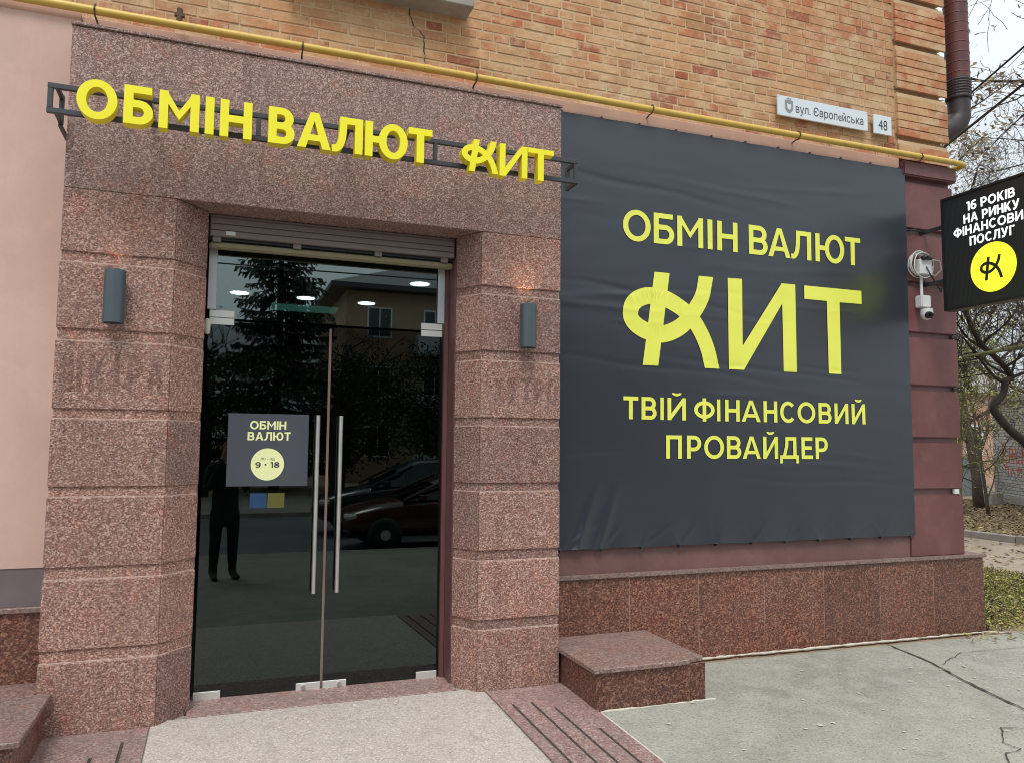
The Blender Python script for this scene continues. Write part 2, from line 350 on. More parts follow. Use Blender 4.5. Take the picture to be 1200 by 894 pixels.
M['room'] = simple('dark_interior_paint', (0.06, 0.06, 0.055), 0.8)

# ------------------------------------------------------------------ lettering
def ring(cx, cy, rx, ry, sx, sy, a0=0, a1=360, n=30):
    """quads of an elliptical band; outer radii rx, ry; thickness sx, sy"""
    q = []; N = max(3, int(n * abs(a1 - a0) / 360))
    P = lambda a, k: (cx + (rx - k * sx) * cos(a), cy + (ry - k * sy) * sin(a))
    for i in range(N):
        a, b = R(a0 + (a1 - a0) * i / N), R(a0 + (a1 - a0) * (i+1) / N)
        q.append([P(a, 0), P(b, 0), P(b, 1), P(a, 1)])
    return q
def rc(x0, y0, x1, y1): return [(x0, y0), (x1, y0), (x1, y1), (x0, y1)]
def strokes(pts, wd, horiz=None):
    P = [Vector(p) for p in pts]; q = []; prev = None; L = []
    for i, p in enumerate(P):
        a = P[max(i-1, 0)]; b = P[min(i+1, len(P)-1)]; t = (b - a).normalized(); n = Vector((-t.y, t.x)) * wd / 2
        if horiz and i in (0, len(P)-1): n = Vector((horiz / 2, 0)) * (1 if n.x >= 0 else -1)
        L.append((p + n, p - n))
    for (a, b), (c, d) in zip(L, L[1:]): q.append([tuple(a), tuple(c), tuple(d), tuple(b)])
    return q
def spline(pts, n=6):
    P = [Vector(p) for p in pts]; P = [P[0]*2 - P[1]] + P + [P[-1]*2 - P[-2]]; out = []
    for i in range(1, len(P)-2):
        for k in range(n):
            t = k / n; a, b, c, d = P[i-1], P[i], P[i+1], P[i+2]
            out.append(0.5 * ((2*b) + (c-a)*t + (2*a-5*b+4*c-d)*t*t + (3*b-a-3*c+d)*t**3))
    return out + [P[-2]]
def bowl(x0, y0, y1, w_, s, h):     # D shape to the right of x0, from y0 to y1
    ry = (y1 - y0) / 2; rx = min(ry * 1.05, w_ - x0 - 0.02); cx = w_ - rx
    return [rc(x0, y0, cx, y0 + h), rc(x0, y1 - h, cx, y1)] + ring(cx, y0 + ry, rx, ry, s, h, -90, 90)
NATW = {'О': 1.13, 'Б': .88, 'М': 1.13, 'І': .23, 'Н': .93, 'В': .9, 'А': 1.08, 'Л': 1.0, 'Ю': 1.4, 'Т': .86, 'И': .98, 'Й': .98, 'К': .9, 'Ф': 1.2, 'С': 1.0,
        'П': .92, 'Р': .86, 'Д': 1.1, 'Е': .76, 'Х': 1.0, 'У': 1.0, 'Г': .74, '1': .42, '6': .82, '8': .84, '9': .82, 'Ш': 1.3, '-': .4, '·': .25, 'Н': .93}
def glyph(ch, w, s):
    h = s * 0.88
    v = s * 1.3
    if ch == 'О': return ring(w/2, .5, w/2, .512, s, h, n=44)
    if ch == 'І': return [rc(0, 0, w, 1)]
    if ch == 'Н': return [rc(0, 0, s, 1), rc(w-s, 0, w, 1), rc(s, .5-h/2, w-s, .5+h/2)]
    if ch == 'П': return [rc(0, 0, s, 1), rc(w-s, 0, w, 1), rc(s, 1-h, w-s, 1)]
    if ch == 'Г': return [rc(0, 0, s, 1), rc(s, 1-h, w, 1)]
    if ch == 'Т': return [rc(w/2-s/2, 0, w/2+s/2, 1-h), rc(0, 1-h, w, 1)]
    if ch == 'Е': return [rc(0, 0, s, 1), rc(s, 0, w, h), rc(s, 1-h, w*.98, 1), rc(s, .5-h/2, w*.9, .5+h/2)]
    if ch == 'Ш': return [rc(0, 0, s, 1), rc(w/2-s/2, 0, w/2+s/2, 1), rc(w-s, 0, w, 1), rc(0, 0, w, h)]
    if ch == 'Б': return [rc(0, 0, s, 1), rc(s, 1-h, w*.93, 1)] + bowl(s, 0, .63, w, s, h)
    if ch == 'В': return [rc(0, 0, s, 1)] + bowl(s, 0, .5+h/2, w, s, h) + bowl(s, .5-h/2, 1, w*.95, s, h)
    if ch == 'Р': return [rc(0, 0, s, 1)] + bowl(s, .32, 1, w, s, h)
    if ch == 'М':
        m = w / 2
        return [rc(0, 0, s, 1), rc(w-s, 0, w, 1), [(s*.8, 1), (s*.8, 1-v), (m, .5-v*.85), (m, .5)], [(w-s*.8, 1), (m, .5), (m, .5-v*.85), (w-s*.8, 1-v)]]
    if ch in 'ИЙ':
        o = [rc(0, 0, s, 1), rc(w-s, 0, w, 1), [(s*.9, 0), (w-s*.9, 1-v*1.1), (w-s*.9, 1), (s*.9, v*1.1)]]
        if ch == 'Й': o += ring(w/2, 1.24, w*.27, .16, s*.5, h*.7, 190, 350, 24)
        return o
    if ch == 'А': return [[(0, 0), (s*1.07, 0), (w/2+s*.32, 1), (w/2-s*.52, 1)], [(w, 0), (w-s*1.07, 0), (w/2-s*.32, 1), (w/2+s*.52, 1)], rc(w*.24, .21, w*.76, .21+h*.9)]
    if ch == 'Л':
        return [rc(w-s, 0, w, 1), rc(w*.25, 1-h, w-s, 1)] + strokes(spline([(w*.25+s*.45, 1), (w*.25+s*.4, .62), (w*.25+s*.2, .3), (w*.17, .11), (0, .085)]), s*.92)
    if ch == 'Ю': return [rc(0, 0, s, 1), rc(s, .5-h/2, w*.4, .5+h/2)] + ring(w*.32+w*.34, .5, w*.34, .512, s, h, n=40)
    if ch == 'Д': return [rc(w-s-.12*w, h, w-.12*w, 1), rc(.3*w, 1-h, w-.12*w, 1), rc(0, 0, w, h), rc(0, -.2, s*.8, h), rc(w-s*.8, -.2, w, h)] + strokes([(.3*w+s*.45, 1), (.3*w+s*.35, .6), (.14*w+s*.5, h*.8)], s*.9)
    if ch == 'Ф': return [rc(w/2-s/2, -.03, w/2+s/2, 1.03)] + ring(w/2, .5, w/2, .40, s, h, n=40)
    if ch == 'С': return ring(w*.53, .5, w*.53, .512, s, h, 42, 318, 40)
    if ch == 'К': return [rc(0, 0, s, 1), [(s, .36), (s, .36+v), (w*.72, 1), (w*.97, 1)], [(w*.28, .42), (w*.5, .68), (w, 0), (w-s*1.15, 0)]]
    if ch == 'Х': return [[(0, 0), (s*1.15, 0), (w*.98, 1), (w*.98-s*1.15, 1)], [(w, 0), (w-s*1.15, 0), (w*.02, 1), (w*.02+s*1.15, 1)]]
    if ch == 'У': return [[(0, 1), (s*1.1, 1), (w*.58, .3), (w*.42, .18)]] + strokes([(w-s*.5, 1), (w*.52, .22), (w*.4, .08), (w*.12, .085)], s)
    if ch == '1': return [rc(w-s, 0, w, 1), rc(0, 1-h, w, 1)]
    if ch == '6': return ring(w/2, .32, w/2, .33, s, h) + strokes(spline([(s*.5, .32), (s*.55, .6), (w*.35, .86), (w*.9, .93)]), s*.9)
    if ch == '9': return [[(w-x, 1-y) for x, y in q] for q in glyph('6', w, s)]
    if ch == '8': return ring(w/2, .28, w/2, .29, s, h) + ring(w/2, .745, w*.45, .265, s, h)
    if ch == '-': return [rc(0, .35, w, .35+h)]
    if ch == '·': return [rc(0, .4, w, .4+w)]
    return [rc(0, 0, w, 1)]
K_STEM = [(3.166, 2.932), (3.058, 2.206)]
K_RIB = [(3.566, 2.934), (3.527, 2.771), (3.439, 2.634), (3.32, 2.515), (3.162, 2.451), (3.018, 2.47), (2.917, 2.527), (2.887, 2.597), (2.917, 2.681), (3.02, 2.737), (3.154, 2.738), (3.29, 2.689), (3.417, 2.605), (3.502, 2.498), (3.569, 2.362), (3.611, 2.206)]
def logo_k(x0, x1, y0, y1, wd=0.135):
    X0, X1, Y0, Y1 = 2.819, 3.678, 2.206, 2.934
    f = lambda p: ((p[0]-X0)/(X1-X0)*(x1-x0)+x0, (p[1]-Y0)/(Y1-Y0)*(y1-y0)+y0)
    sc = (y1-y0)/(Y1-Y0)
    return strokes([f(p) for p in K_STEM], wd*sc, wd*sc) + strokes([tuple(p) for p in spline([f(p) for p in K_RIB], 5)], wd*sc*.97, wd*sc)
def logo_it(which, x0, x1, y0, y1):
    if which == 'И':
        P = [(3.768, 2.207), (3.905, 2.207), (3.912, 2.208), (4.303, 2.77), (4.303, 2.21), (4.436, 2.21), (4.439, 2.94), (4.301, 2.938), (3.903, 2.398), (3.909, 2.942), (3.771, 2.939)]
        B = (3.768, 4.438)
    else:
        P = [(4.532, 2.939), (4.532, 2.826), (4.766, 2.825), (4.767, 2.21), (4.899, 2.21), (4.902, 2.823), (5.141, 2.825), (5.141, 2.939)]
        B = (4.532, 5.141)
    f = lambda p: ((p[0]-B[0])/(B[1]-B[0])*(x1-x0)+x0, (p[1]-2.208)/(2.939-2.208)*(y1-y0)+y0)
    P = [f(p) for p in P]
    return [P]
def place_glyph(ch, x0, x1, y0, y1, sw):
    H = y1 - y0; G = glyph(ch, (x1-x0)/H, sw/H)
    return [[(x0 + x*H, y0 + y*H) for x, y in q] for q in G]
def union(polys, grid=None):
    vs = []; fs = []
    for q in polys:
        a = sum(q[i][0]*q[(i+1) % len(q)][1] - q[(i+1) % len(q)][0]*q[i][1] for i in range(len(q)))
        if a < 0: q = q[::-1]
        fs.append(list(range(len(vs), len(vs)+len(q)))); vs += [Vector(p) for p in q]
    if grid:
        xs = [v.x for v in vs]; ys = [v.y for v in vs]
        nx, ny = int((max(xs)-min(xs))/grid)+1, int((max(ys)-min(ys))/grid)+1
        vs += [Vector((min(xs)+grid*(i+.37), min(ys)+grid*(j+.41))) for i in range(nx) for j in range(ny)]
    V, E_, F, ov, oe, of = geometry.delaunay_2d_cdt(vs, [], fs, 0, 1e-5)
    return V, [f for f, k_ in zip(F, of) if k_]
def letter_mesh(mb, polys, to3, depth=0, grid=None):
    """to3(x, y, d) -> 3D point, d = depth behind the face"""
    V, F = union(polys, grid)
    used = sorted({i for f in F for i in f}); ix = {a: b for b, a in enumerate(used)}
    V = [V[i] for i in used]; F = [tuple(ix[i] for i in f) for f in F]; n = len(V)
    if not depth: mb.cur = 0; mb.add([to3(v.x, v.y, 0) for v in V], F); return
    cnt = {}
    for f in F:
        for a, b in zip(f, f[1:] + f[:1]): cnt[(a, b)] = 1
    side = [(a, b) for (a, b) in cnt if (b, a) not in cnt]
    mb.cur = 0; mb.add([to3(v.x, v.y, 0) for v in V], F)
    mb.cur = 1; mb.add([to3(v.x, v.y, 0) for v in V] + [to3(v.x, v.y, depth) for v in V],
                       [(b, a, a+n, b+n) for a, b in side] + [tuple(i+n for i in f[::-1]) for f in F]); mb.cur = 0
def raw_build(mb, name, mats, parent):
    me = bpy.data.meshes.new(name); me.from_pydata(mb.v, [], mb.f)
    for m in (mats if isinstance(mats, list) else [mats]): me.materials.append(m)
    for p, mi in zip(me.polygons, mb.m): p.material_index = mi
    o = bpy.data.objects.new(name, me); COL.objects.link(o); o.parent = parent; return o
def text_line(txt, cx, y0, hgt, width, sw, to3, mb):
    gap = 0.12; sp = 0.34; tot = 0; W = []
    for c in txt: W.append(sp if c == ' ' else NATW[c])
    tot = sum(W) + gap * (len(txt) - 1); k = width / (tot * hgt)
    x = cx - width / 2
    for c, wv_ in zip(txt, W):
        if c != ' ': letter_mesh(mb, place_glyph(c, x, x + wv_*hgt*k, y0, y0+hgt, sw), to3)
        x += (wv_ + gap) * hgt * k
exec_parts = []
# ================================================================== THE GROUND
def gz(x, y):
    return -0.033 * max(0.0, 4.95 - max(y, -3.2)) - 0.0045 * max(0.0, min(x, 6.45) - 2.2)
def sheet(name, xs, ys, zf, mat, off=0.0):
    mb = MB(); nx, ny = len(xs), len(ys)
    mb.add([(x, y, zf(x, y) + off) for y in ys for x in xs], [(j*nx+i, j*nx+i+1, (j+1)*nx+i+1, (j+1)*nx+i) for j in range(ny-1) for i in range(nx-1)])
    o = mb.build(name, mat); tag(o, kind='structure')
    return o
def lin(a, b, n): return [a + (b-a)*i/n for i in range(n+1)]
def zterr(x, y):
    if y < -3.2: return -0.42
    return gz(x, y) - 0.02
sheet('ground', [-600, -80, -20, -5, 2.2, 6.45, 12, 22, 40, 90, 600], [-600, -120, -40, -12, -5, -3.21, -3.19, 0, 2, 4.95, 8, 12, 20, 40, 90, 600], zterr, M['soil'])
# pavement sheet ends at x = 6.62 + a ragged edge by the planted bed
pv = MB(); ys = lin(-3.2, 4.9, 30) + [5.0, 5.1]
xs = [-30, -12, -6, -3, -1, 0, 1, 2.2, 3, 4, 5, 6, 6.45, 7.5, 9, 12, 20, 30]
pv.add([(x, y, gz(x, y) + (0.004 * sin(x*2.3) * sin(y*1.9) if y < 4.6 else 0)) for y in ys for x in xs], [(j*len(xs)+i, j*len(xs)+i+1, (j+1)*len(xs)+i+1, (j+1)*len(xs)+i) for j in range(len(ys)-1) for i in range(len(xs)-1)])
tag(pv.build('pavement', M['asphalt'], smooth=True), kind='structure')
sheet('road', [-80, -20, 0, 20, 80], [-11.5, -3.36], lambda x, y: -0.40, M['road'])
tag(MB().box(-80, 80, -11.5-7, -11.65, -0.42, -0.30).build('far_pavement', M['asphalt']), kind='structure')
kb = MB(); tag(MB().box(-60, 60, -3.35, -3.2, -0.45, -0.265).build('road_kerb', M['concrete'], bevel=0.015), kind='structure')
tag(MB().box(-60, 60, -11.65, -11.5, -0.45, -0.28).build('far_kerb', M['concrete'], bevel=0.015), kind='structure')
# cracks in the asphalt
def crack(name, pts, wd, par=None):
    mb = MB(); random.seed(len(pts) * 3 + int(wd*1e4)); P = []
    for (a, b) in zip(pts, pts[1:]):
        n = max(2, int(math.hypot(b[0]-a[0], b[1]-a[1]) / 0.06))
        for i in range(n):
            t = i/n; P.append((a[0]+(b[0]-a[0])*t + random.uniform(-1, 1)*.008, a[1]+(b[1]-a[1])*t + random.uniform(-1, 1)*.008))
    P.append(pts[-1]); vs = []
    for i, p in enumerate(P):
        q = P[min(i+1, len(P)-1)]; o = P[max(i-1, 0)]; d = Vector((q[0]-o[0], q[1]-o[1])).normalized(); ww = wd * random.uniform(.45, 1.3) / 2
        for s_ in (-1, 1): vs.append((p[0]-d.y*ww*s_, p[1]+d.x*ww*s_, gz(*p) + 0.0065))
    mb.add(vs, [(2*i, 2*i+1, 2*i+3, 2*i+2) for i in range(len(P)-1)])
    o = mb.build(name, M['crack']); tag(o, kind='structure'); return o
crack('pavement_crack', [(5.2, 5.13), (5.12, 4.6), (4.95, 4.1), (4.85, 3.62), (4.7, 3.0), (4.5, 2.0)], 0.020)
crack('pavement_crack', [(3.72, 3.0), (3.95, 3.08), (4.10, 3.22), (4.24, 3.24), (4.22, 3.34), (4.33, 3.42), (4.42, 3.5), (4.62, 3.42)], 0.007)
crack('pavement_crack', [(5.15, 4.55), (5.6, 4.75), (6.2, 4.72), (7.2, 4.9)], 0.005)
# pale mortar bead along the plinth and step
def bead(name, pts, r=0.016):
    mb = MB(); random.seed(5); P = []
    for a, b in zip(pts, pts[1:]):
        n = max(2, int(math.dist(a, b)/0.05))
        P += [(a[0]+(b[0]-a[0])*i/n, a[1]+(b[1]-a[1])*i/n) for i in range(n)]
    P.append(pts[-1])
    mb.tube([(x+random.uniform(-.004, .004), y+random.uniform(-.006, .006), gz(x, y)+0.001) for x, y in P], [r*random.uniform(.3, 1.1) for _ in P], 6)
    return mb.build(name, M['plaster_white'], smooth=True)

# granite access ramp in front of the door
ramp = empty('access_ramp', (0.7, 4.0, 0)); tag(ramp, 'pale granite access slab flanked by grooved red granite strips in front of the glass door', 'ramp')
def slab(name, mat, x0, x1, y0, y1, off, th, par, bev=0.002):
    mb = MB(); a, b, c, d = gz(x0, y0)+off, gz(x1, y0)+off, gz(x1, y1)+off, gz(x0, y1)+off
    mb.add([(x0, y0, a-th), (x1, y0, b-th), (x1, y1, c-th), (x0, y1, d-th), (x0, y0, a), (x1, y0, b), (x1, y1, c), (x0, y1, d)], bx_faces(0))
    o = mb.build(name, mat, par, bevel=bev); return o
def inpar(o, par):        # parent keeping world place
    o.parent = par; o.matrix_parent_inverse = Matrix.Translation(par.location).inverted() if par else Matrix(); return o
slab('pale_slab', M['granite_pale'], -0.305, 1.66, 3.02, 5.02, 0.010, 0.05, None).name
def grooved(x0, x1, grooves, y0, y1):
    """one red strip: columns of stone with real slots between them"""
    gw = 0.017; edges = [x0]; grooves = sorted(grooves)
    for gx, gs, ge in grooves: edges += [gx-gw/2, gx+gw/2]
    edges.append(x1); objs = []
    for i in range(0, len(edges), 2): objs.append((edges[i], edges[i+1], y0, y1))
    mb = MB()
    for a, b, c, d in objs: 
        za, zb = gz(a, c)+.010, gz(a, d)+.010
        mb.add([(a, c, za-.04), (b, c, za-.04), (b, d, zb-.04), (a, d, zb-.04), (a, c, za), (b, c, za), (b, d, zb), (a, d, zb)], bx_faces(0))
    for gx, gs, ge in grooves:
        for c, d in ((gs, y1), (y0, ge)):
            if d - c < .01: continue
            a, b = gx-gw/2-.0002, gx+gw/2+.0002; za, zb = gz(a, c)+.0098, gz(a, d)+.0098
            mb.add([(a, c, za-.04), (b, c, za-.04), (b, d, zb-.04), (a, d, zb-.04), (a, c, za), (b, c, za), (b, d, zb), (a, d, zb)], bx_faces(0))
    mb.build('grooved_strip', M['granite_floor'], ramp)
    m2 = MB()
    for gx, gs, ge in grooves:
        a, b = gx-gw/2, gx+gw/2; za, zb = gz(a, ge)+.003, gz(a, gs)+.003
        m2.add([(a, ge, za), (b, ge, za), (b, gs, zb), (a, gs, zb)], [(0, 1, 2, 3)])
    m2.build('groove_lining', M['crack'], ramp)
ramp.location = (0, 0, 0)
bpy.data.objects['pale_slab'].parent = ramp
grooved(1.672, 2.215, [(1.755, 4.68, 3.1), (1.88, 4.68, 3.1), (1.985, 4.55, 3.1), (2.10, 4.18, 3.1)], 3.02, 4.94)
grooved(-0.90, -0.312, [(-0.425, 4.77, 4.2), (-0.555, 4.60, 4.1), (-.68, 4.4, 4.0)], 3.02, 4.94)
slab('threshold', M['granite_floor'], -0.125, 1.50, 5.024, 5.42, 0.014, 0.05, ramp)
slab('side_strip', M['plaster_white'], 2.219, 2.236, 3.3, 4.41, 0.004, 0.03, ramp)

# ================================================================== THE PORTAL
portal = empty('entrance_portal', (0, 0, 0)); tag(portal, 'red granite entrance surround of grooved stone blocks around a dark glass door', 'entrance')
PF = 4.945
COURSES = [(0.002, .39), (.457, .835), (.903, 1.285), (1.342, 1.718), (1.775, 2.155), (2.222, 2.60), (2.66, 3.0235)]
XL0, XL1, XR0, XR1 = -0.876, -0.281, 1.608, 2.188
XLi, XRi, YI = -0.108, 1.493, 5.155
e = 0.0012
for z0, z1 in COURSES:
    base = -0.03 if z0 < .1 else z0
    MB().prism([(XL0, PF), (XL1-e, PF), (XL1-.010, PF+.028), (XL0, PF+.028)], base, z1).build('stone_block', M['granite'], portal, bevel=0.005)
    MB().prism([(XL1+e, PF+e), (XLi, YI), (XLi-.03, YI+.012), (XL1-.008, PF+.030)], base, z1).build('stone_block', M['granite'], portal, bevel=0.005)
    MB().prism([(XR0+e, PF), (XR1, PF), (XR1, PF+.028), (XR0+.010, PF+.028)], base, z1).build('stone_block', M['granite'], portal, bevel=0.005)
    MB().prism([(XR0-e, PF+e), (XRi, YI), (XRi+.03, YI+.012), (XR0+.008, PF+.030)], base, z1).build('stone_block', M['granite'], portal, bevel=0.003)
def core_l(i_, sd_): return [(XL0+sd_, PF+i_), (XL1-.003, PF+i_), (XLi-.006-i_*.3, YI+.001), (XLi-.006-i_*.3, 5.33), (XL0+sd_, 5.33)]
def core_r(i_, sd_): return [(XR0+.003, PF+i_), (XR1-sd_, PF+i_), (XR1-sd_, 5.33), (XRi+.006+i_*.3, 5.33), (XRi+.006+i_*.3, YI+.001)]
for cf in (core_l, core_r):
    MB().prism(cf(.012, .006), -.03, 3.02).build('recessed_joint_core', M['granite'], portal)
    for z0, z1 in COURSES[:-1]: MB().prism(cf(.006, .004), z1+.0005, z1+.0055).build('pale_joint', M['joint_pale'], portal)
for a, b in ((XL0, -0.02), (-0.018, 1.16), (1.162, XR1)):
    pass
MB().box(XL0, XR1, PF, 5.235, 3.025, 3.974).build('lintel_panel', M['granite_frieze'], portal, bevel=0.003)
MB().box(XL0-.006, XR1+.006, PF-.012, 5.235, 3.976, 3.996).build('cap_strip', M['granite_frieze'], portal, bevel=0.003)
# pale traces of old lettering on the fourth course
Mg = granite('granite_letter_trace', (0.185, 0.08, 0.06), (0.08, 0.032, 0.026), (0.37, 0.24, 0.20), (0.02, 0.015, 0.015), gs=125, rough=0.7, bump=0.3)
def trace(cells, z0, z1):
    mb = MB()
    for ch, a, b in cells: letter_mesh(mb, place_glyph(ch, a, b, z0, z1, .028), lambda x, y, d: (x, PF - .0012 + d, y), .001)
    raw_build(mb, 'old_letter_trace', [Mg, Mg], portal)
trace([('Ш', -.845, -.735), ('К', -.70, -.61), ('І', -.575, -.545), ('Р', -.505, -.425), ('А', -.405, -.315)], 1.875, 2.085)
trace([('Х', 1.70, 1.785), ('У', 1.80, 1.875), ('Т', 1.90, 1.975), ('Р', 1.995, 2.065), ('О', 2.085, 2.17)], 1.875, 2.045)
# metal jambs and shutter
MB().box(XRi-.004, XRi+.02, YI+.006, 5.40, 0.0, 2.875).build('jamb_sheet', M['jamb'], portal)
MB().box(XRi-.034, XRi-.006, 5.315, 5.40, 0.0, 2.84).build('jamb_sheet', M['jamb'], portal)
MB().box(XLi-.035, XLi-.020, YI+.014, 5.40, 0.0, 2.875).build('jamb_sheet', M['jamb'], portal)
sb = MB().box(XLi+.002, XRi-.002, 5.195, 5.40, 2.885, 3.022).build('shutter_box', M['shutter'], portal, bevel=.004)
for z in (2.885, 2.925, 2.965): MB().box(XLi+.006, XRi-.006, 5.183, 5.194, z, z+.036).build('shutter_slat', M['shutter'], portal, bevel=.004)
MB().box(XLi+.004, XRi-.004, 5.22, 5.40, 2.866, 2.884).build('shutter_slot', M['black'], portal)
tag(MB().box(-0.008, 0.048, 5.180, 5.1825, 2.893, 2.918).build('label_tag', M['white_plastic'], sb))
for x in (-.06, .43, .96, 1.42): MB().box(x-.025, x+.025, 5.205, 5.218, 2.852, 2.887).build('tube_bracket', M['shutter'], portal)
tb = MB(); tb.box(XLi+.004, XRi-.004, 5.225, 5.275, 2.815, 2.855); tb.build('cross_tube', M['olive'], portal, bevel=.008, seg=2)
GY = 5.338
# doors
def door(x0, x1, hx):
    d = MB().box(x0, x1, GY, GY+.010, .014, 2.372).build('door_leaf', M['glass'], portal)
    h = MB().cyl((hx, GY-.05, .628), .0145, (0, 0, 1.15), 16)
    for z in (.80, 1.62): h.cyl((hx, GY-.05, z), .008, (0, .049, 0), 10)
    smooth_angle(h.build('handle', M['steel'], d))
    h = MB().cyl((hx, GY+.06, .628), .0145, (0, 0, 1.15), 16)
    for z in (.80, 1.62): h.cyl((hx, GY+.011, z), .008, (0, .05, 0), 10)
    smooth_angle(h.build('handle', M['steel'], d))
    return d
dl = door(-.094, .666, .603); dr = door(.684, 1.452, .752)
def plate(x0, x1, z0, z1, par, mat='steel_plate'): return MB().box(x0, x1, GY-.011, GY-.0005, z0, z1).build('hinge_plate', M[mat], par, bevel=.002)
plate(-.088, .062, 2.345, 2.388, dl); plate(1.295, 1.447, 2.345, 2.388, dr)
plate(-.098, .06, .008, .060, dl); plate(1.302, 1.444, .008, .060, dr)
for a, b, dd in ((.515, .667, dl), (.683, .835, dr)):
    p = plate(a, b, .008, .058, dd)
    c = MB().cyl(((a+b)/2 - (.03 if dd is dl else -.03), GY-.024, .034), .014, (0, .013, 0), 18).build('lock_cylinder', M['steel'], dd)
MB().box(.667, .683, GY+.001, GY+.009, .02, 2.36).build('door_seal', M['seal'], portal)
tr = MB().box(-.09, 1.452, GY, GY+.010, 2.388, 2.835).build('transom_pane', M['glass_transom'], portal)
plate(-.088, .062, 2.392, 2.438, tr); plate(1.295, 1.447, 2.392, 2.438, tr)
MB().box(-.104, -.052, GY-.02, GY-.0125, 2.44, 2.84).build('side_profile', M['alu'], portal, bevel=.002)
MB().box(1.408, 1.458, GY-.02, GY-.0125, 2.44, 2.84).build('side_profile', M['alu'], portal, bevel=.002)
sn = MB().lathe([(.002, -.052), (.014, -.046), (.019, -.02), (.019, .02), (.014, .046), (.002, .052)], (-.098, 5.30, 2.325), 16).build('door_sensor', M['cream_plastic'], None, smooth=True)
tag(sn, 'small cream sensor on the left door jamb under the steel hinge plate', 'sensor')

# room behind the glass
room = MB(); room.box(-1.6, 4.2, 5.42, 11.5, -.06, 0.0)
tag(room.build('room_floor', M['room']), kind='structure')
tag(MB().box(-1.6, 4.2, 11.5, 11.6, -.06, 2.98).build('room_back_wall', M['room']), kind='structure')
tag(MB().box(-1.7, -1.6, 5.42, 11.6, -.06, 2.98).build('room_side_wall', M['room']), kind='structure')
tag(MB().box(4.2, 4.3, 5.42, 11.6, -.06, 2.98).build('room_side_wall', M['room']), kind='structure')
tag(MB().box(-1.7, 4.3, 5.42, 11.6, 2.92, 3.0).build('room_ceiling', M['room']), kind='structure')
for i, (x, y, lb) in enumerate(((.12, 7.25, 'round ceiling light seen through the transom, leftmost of three in a row'), (.69, 7.28, 'round ceiling light seen through the transom, middle of three in a row'),
                     (1.25, 7.33, 'round ceiling light seen through the transom, rightmost of three in a row'), (1.50, 6.25, 'round ceiling light seen through the right corner of the transom'))):
    t = MB().lathe([(.09, -.012), (.10, 0)], (x, y, 2.918), 24).build('ceiling_light', M['white_plastic'])
    MB().lathe([(.078, 0), (.078, .004)], (x, y, 2.900), 24).build('diffuser', M['downlight'], t)
    tag(t, lb, 'ceiling light', 'round ceiling lights behind the transom')
t = MB().box(.42, 1.05, 7.75, 8.05, 2.90, 2.918).build('ceiling_reflection', M['teal']); tag(t, 'teal fluorescent reflection on the ceiling, drawn as a glowing panel behind the transom glass', 'ceiling light')  # emissive box standing in for a fluorescent reflection

# notice on the left door leaf
nb = MB().box(.048, .549, GY-.006, GY-.0006, 1.318, 1.782).build('door_notice', M['notice_grey']); tag(nb, 'square grey opening hours notice stuck on the left door leaf', 'notice')
mb = MB(); t3 = lambda x, y, d: (x, GY-.0072, y)
for txt, z, x0, x1 in (('ОБМІН', 1.682, .181, .406), ('ВАЛЮТ', 1.611, .168, .436)): text_line(txt, (x0+x1)/2, z, .054, x1-x0, .0115, t3, mb)
raw_build(mb, 'lettering', M['pale_yellow'], nb)
dc = MB().cyl((.296, GY-.0066, 1.457), .103, (0, -.001, 0), 48).build('hours_disc', M['pale_yellow'], nb)
mb = MB(); t3b = lambda x, y, d: (x, GY-.0086, y)
text_line('9 · 18', .296, 1.436, .036, .15, .0088, t3b, mb); raw_build(mb, 'hours_lettering', M['notice_grey'], nb)
def font_mesh(txt):
    cu = bpy.data.curves.new('t', 'FONT'); cu.body = txt; cu.size = 20; cu.resolution_u = 6
    o = bpy.data.objects.new('tmp', cu); COL.objects.link(o); dg = bpy.context.evaluated_depsgraph_get()
    me = bpy.data.meshes.new_from_object(o.evaluated_get(dg)); bpy.data.objects.remove(o)
    vs = [(v.co.x/20, v.co.y/20) for v in me.vertices]; fs = [tuple(p.vertices) for p in me.polygons]; bpy.data.meshes.remove(me)
    return vs, fs
def font_text(txt, size, loc, rot, mat, name, parent, xs=1.0):
    """built-in font, letter by letter; two Cyrillic letters it fills wrongly are drawn from strokes"""
    std = txt.replace('е', 'e').replace('н', 'п').replace('ь', 'п'); mb = MB(); X = []
    for i, c in enumerate(txt):
        if c == ' ': continue
        pv, _ = font_mesh(std[:i+1]); xr = max(v[0] for v in pv); cv, cf = font_mesh(std[i]); x0, x1 = min(v[0] for v in cv), max(v[0] for v in cv)
        if c in 'нь':
            H = .56*.98; w_ = (x1-x0); a = .085; xl = xr - w_
            polys = [rc(xl, 0, xl+a, H), rc(xr-a, 0, xr, H), rc(xl+a, H*.5-.035, xr-a, H*.5+.035)] if c == 'н' else [rc(xl, 0, xl+a, H)] + bowl_at(xl+a, 0, H*.62, xr, a, .07)
            letter_mesh(mb, polys, lambda x, y, d: (x, y, 0))
        else: mb.add([(x + xr - x1, y, 0) for x, y in cv], cf)
        X.append(xr)
    mid = max(X)/2; mb.v = [((x-mid)*size*xs, (y-.33)*size, 0) for x, y, z in mb.v]
    q = raw_build(mb, name, mat, parent); q.location = loc; q.rotation_euler = rot; return q
def bowl_at(x0, y0, y1, x1, s_, h):
    ry = (y1-y0)/2; cx = max(x0+.01, x1-ry*1.1); return [rc(x0, y0, cx, y0+h), rc(x0, y1-h, cx, y1)] + ring(cx, y0+ry, x1-cx, ry, s_, h, -90, 90)
font_text('пн - нд', .027, (.296, GY-.0087, 1.494), (R(90), 0, 0), M['notice_grey'], 'days_lettering', nb)
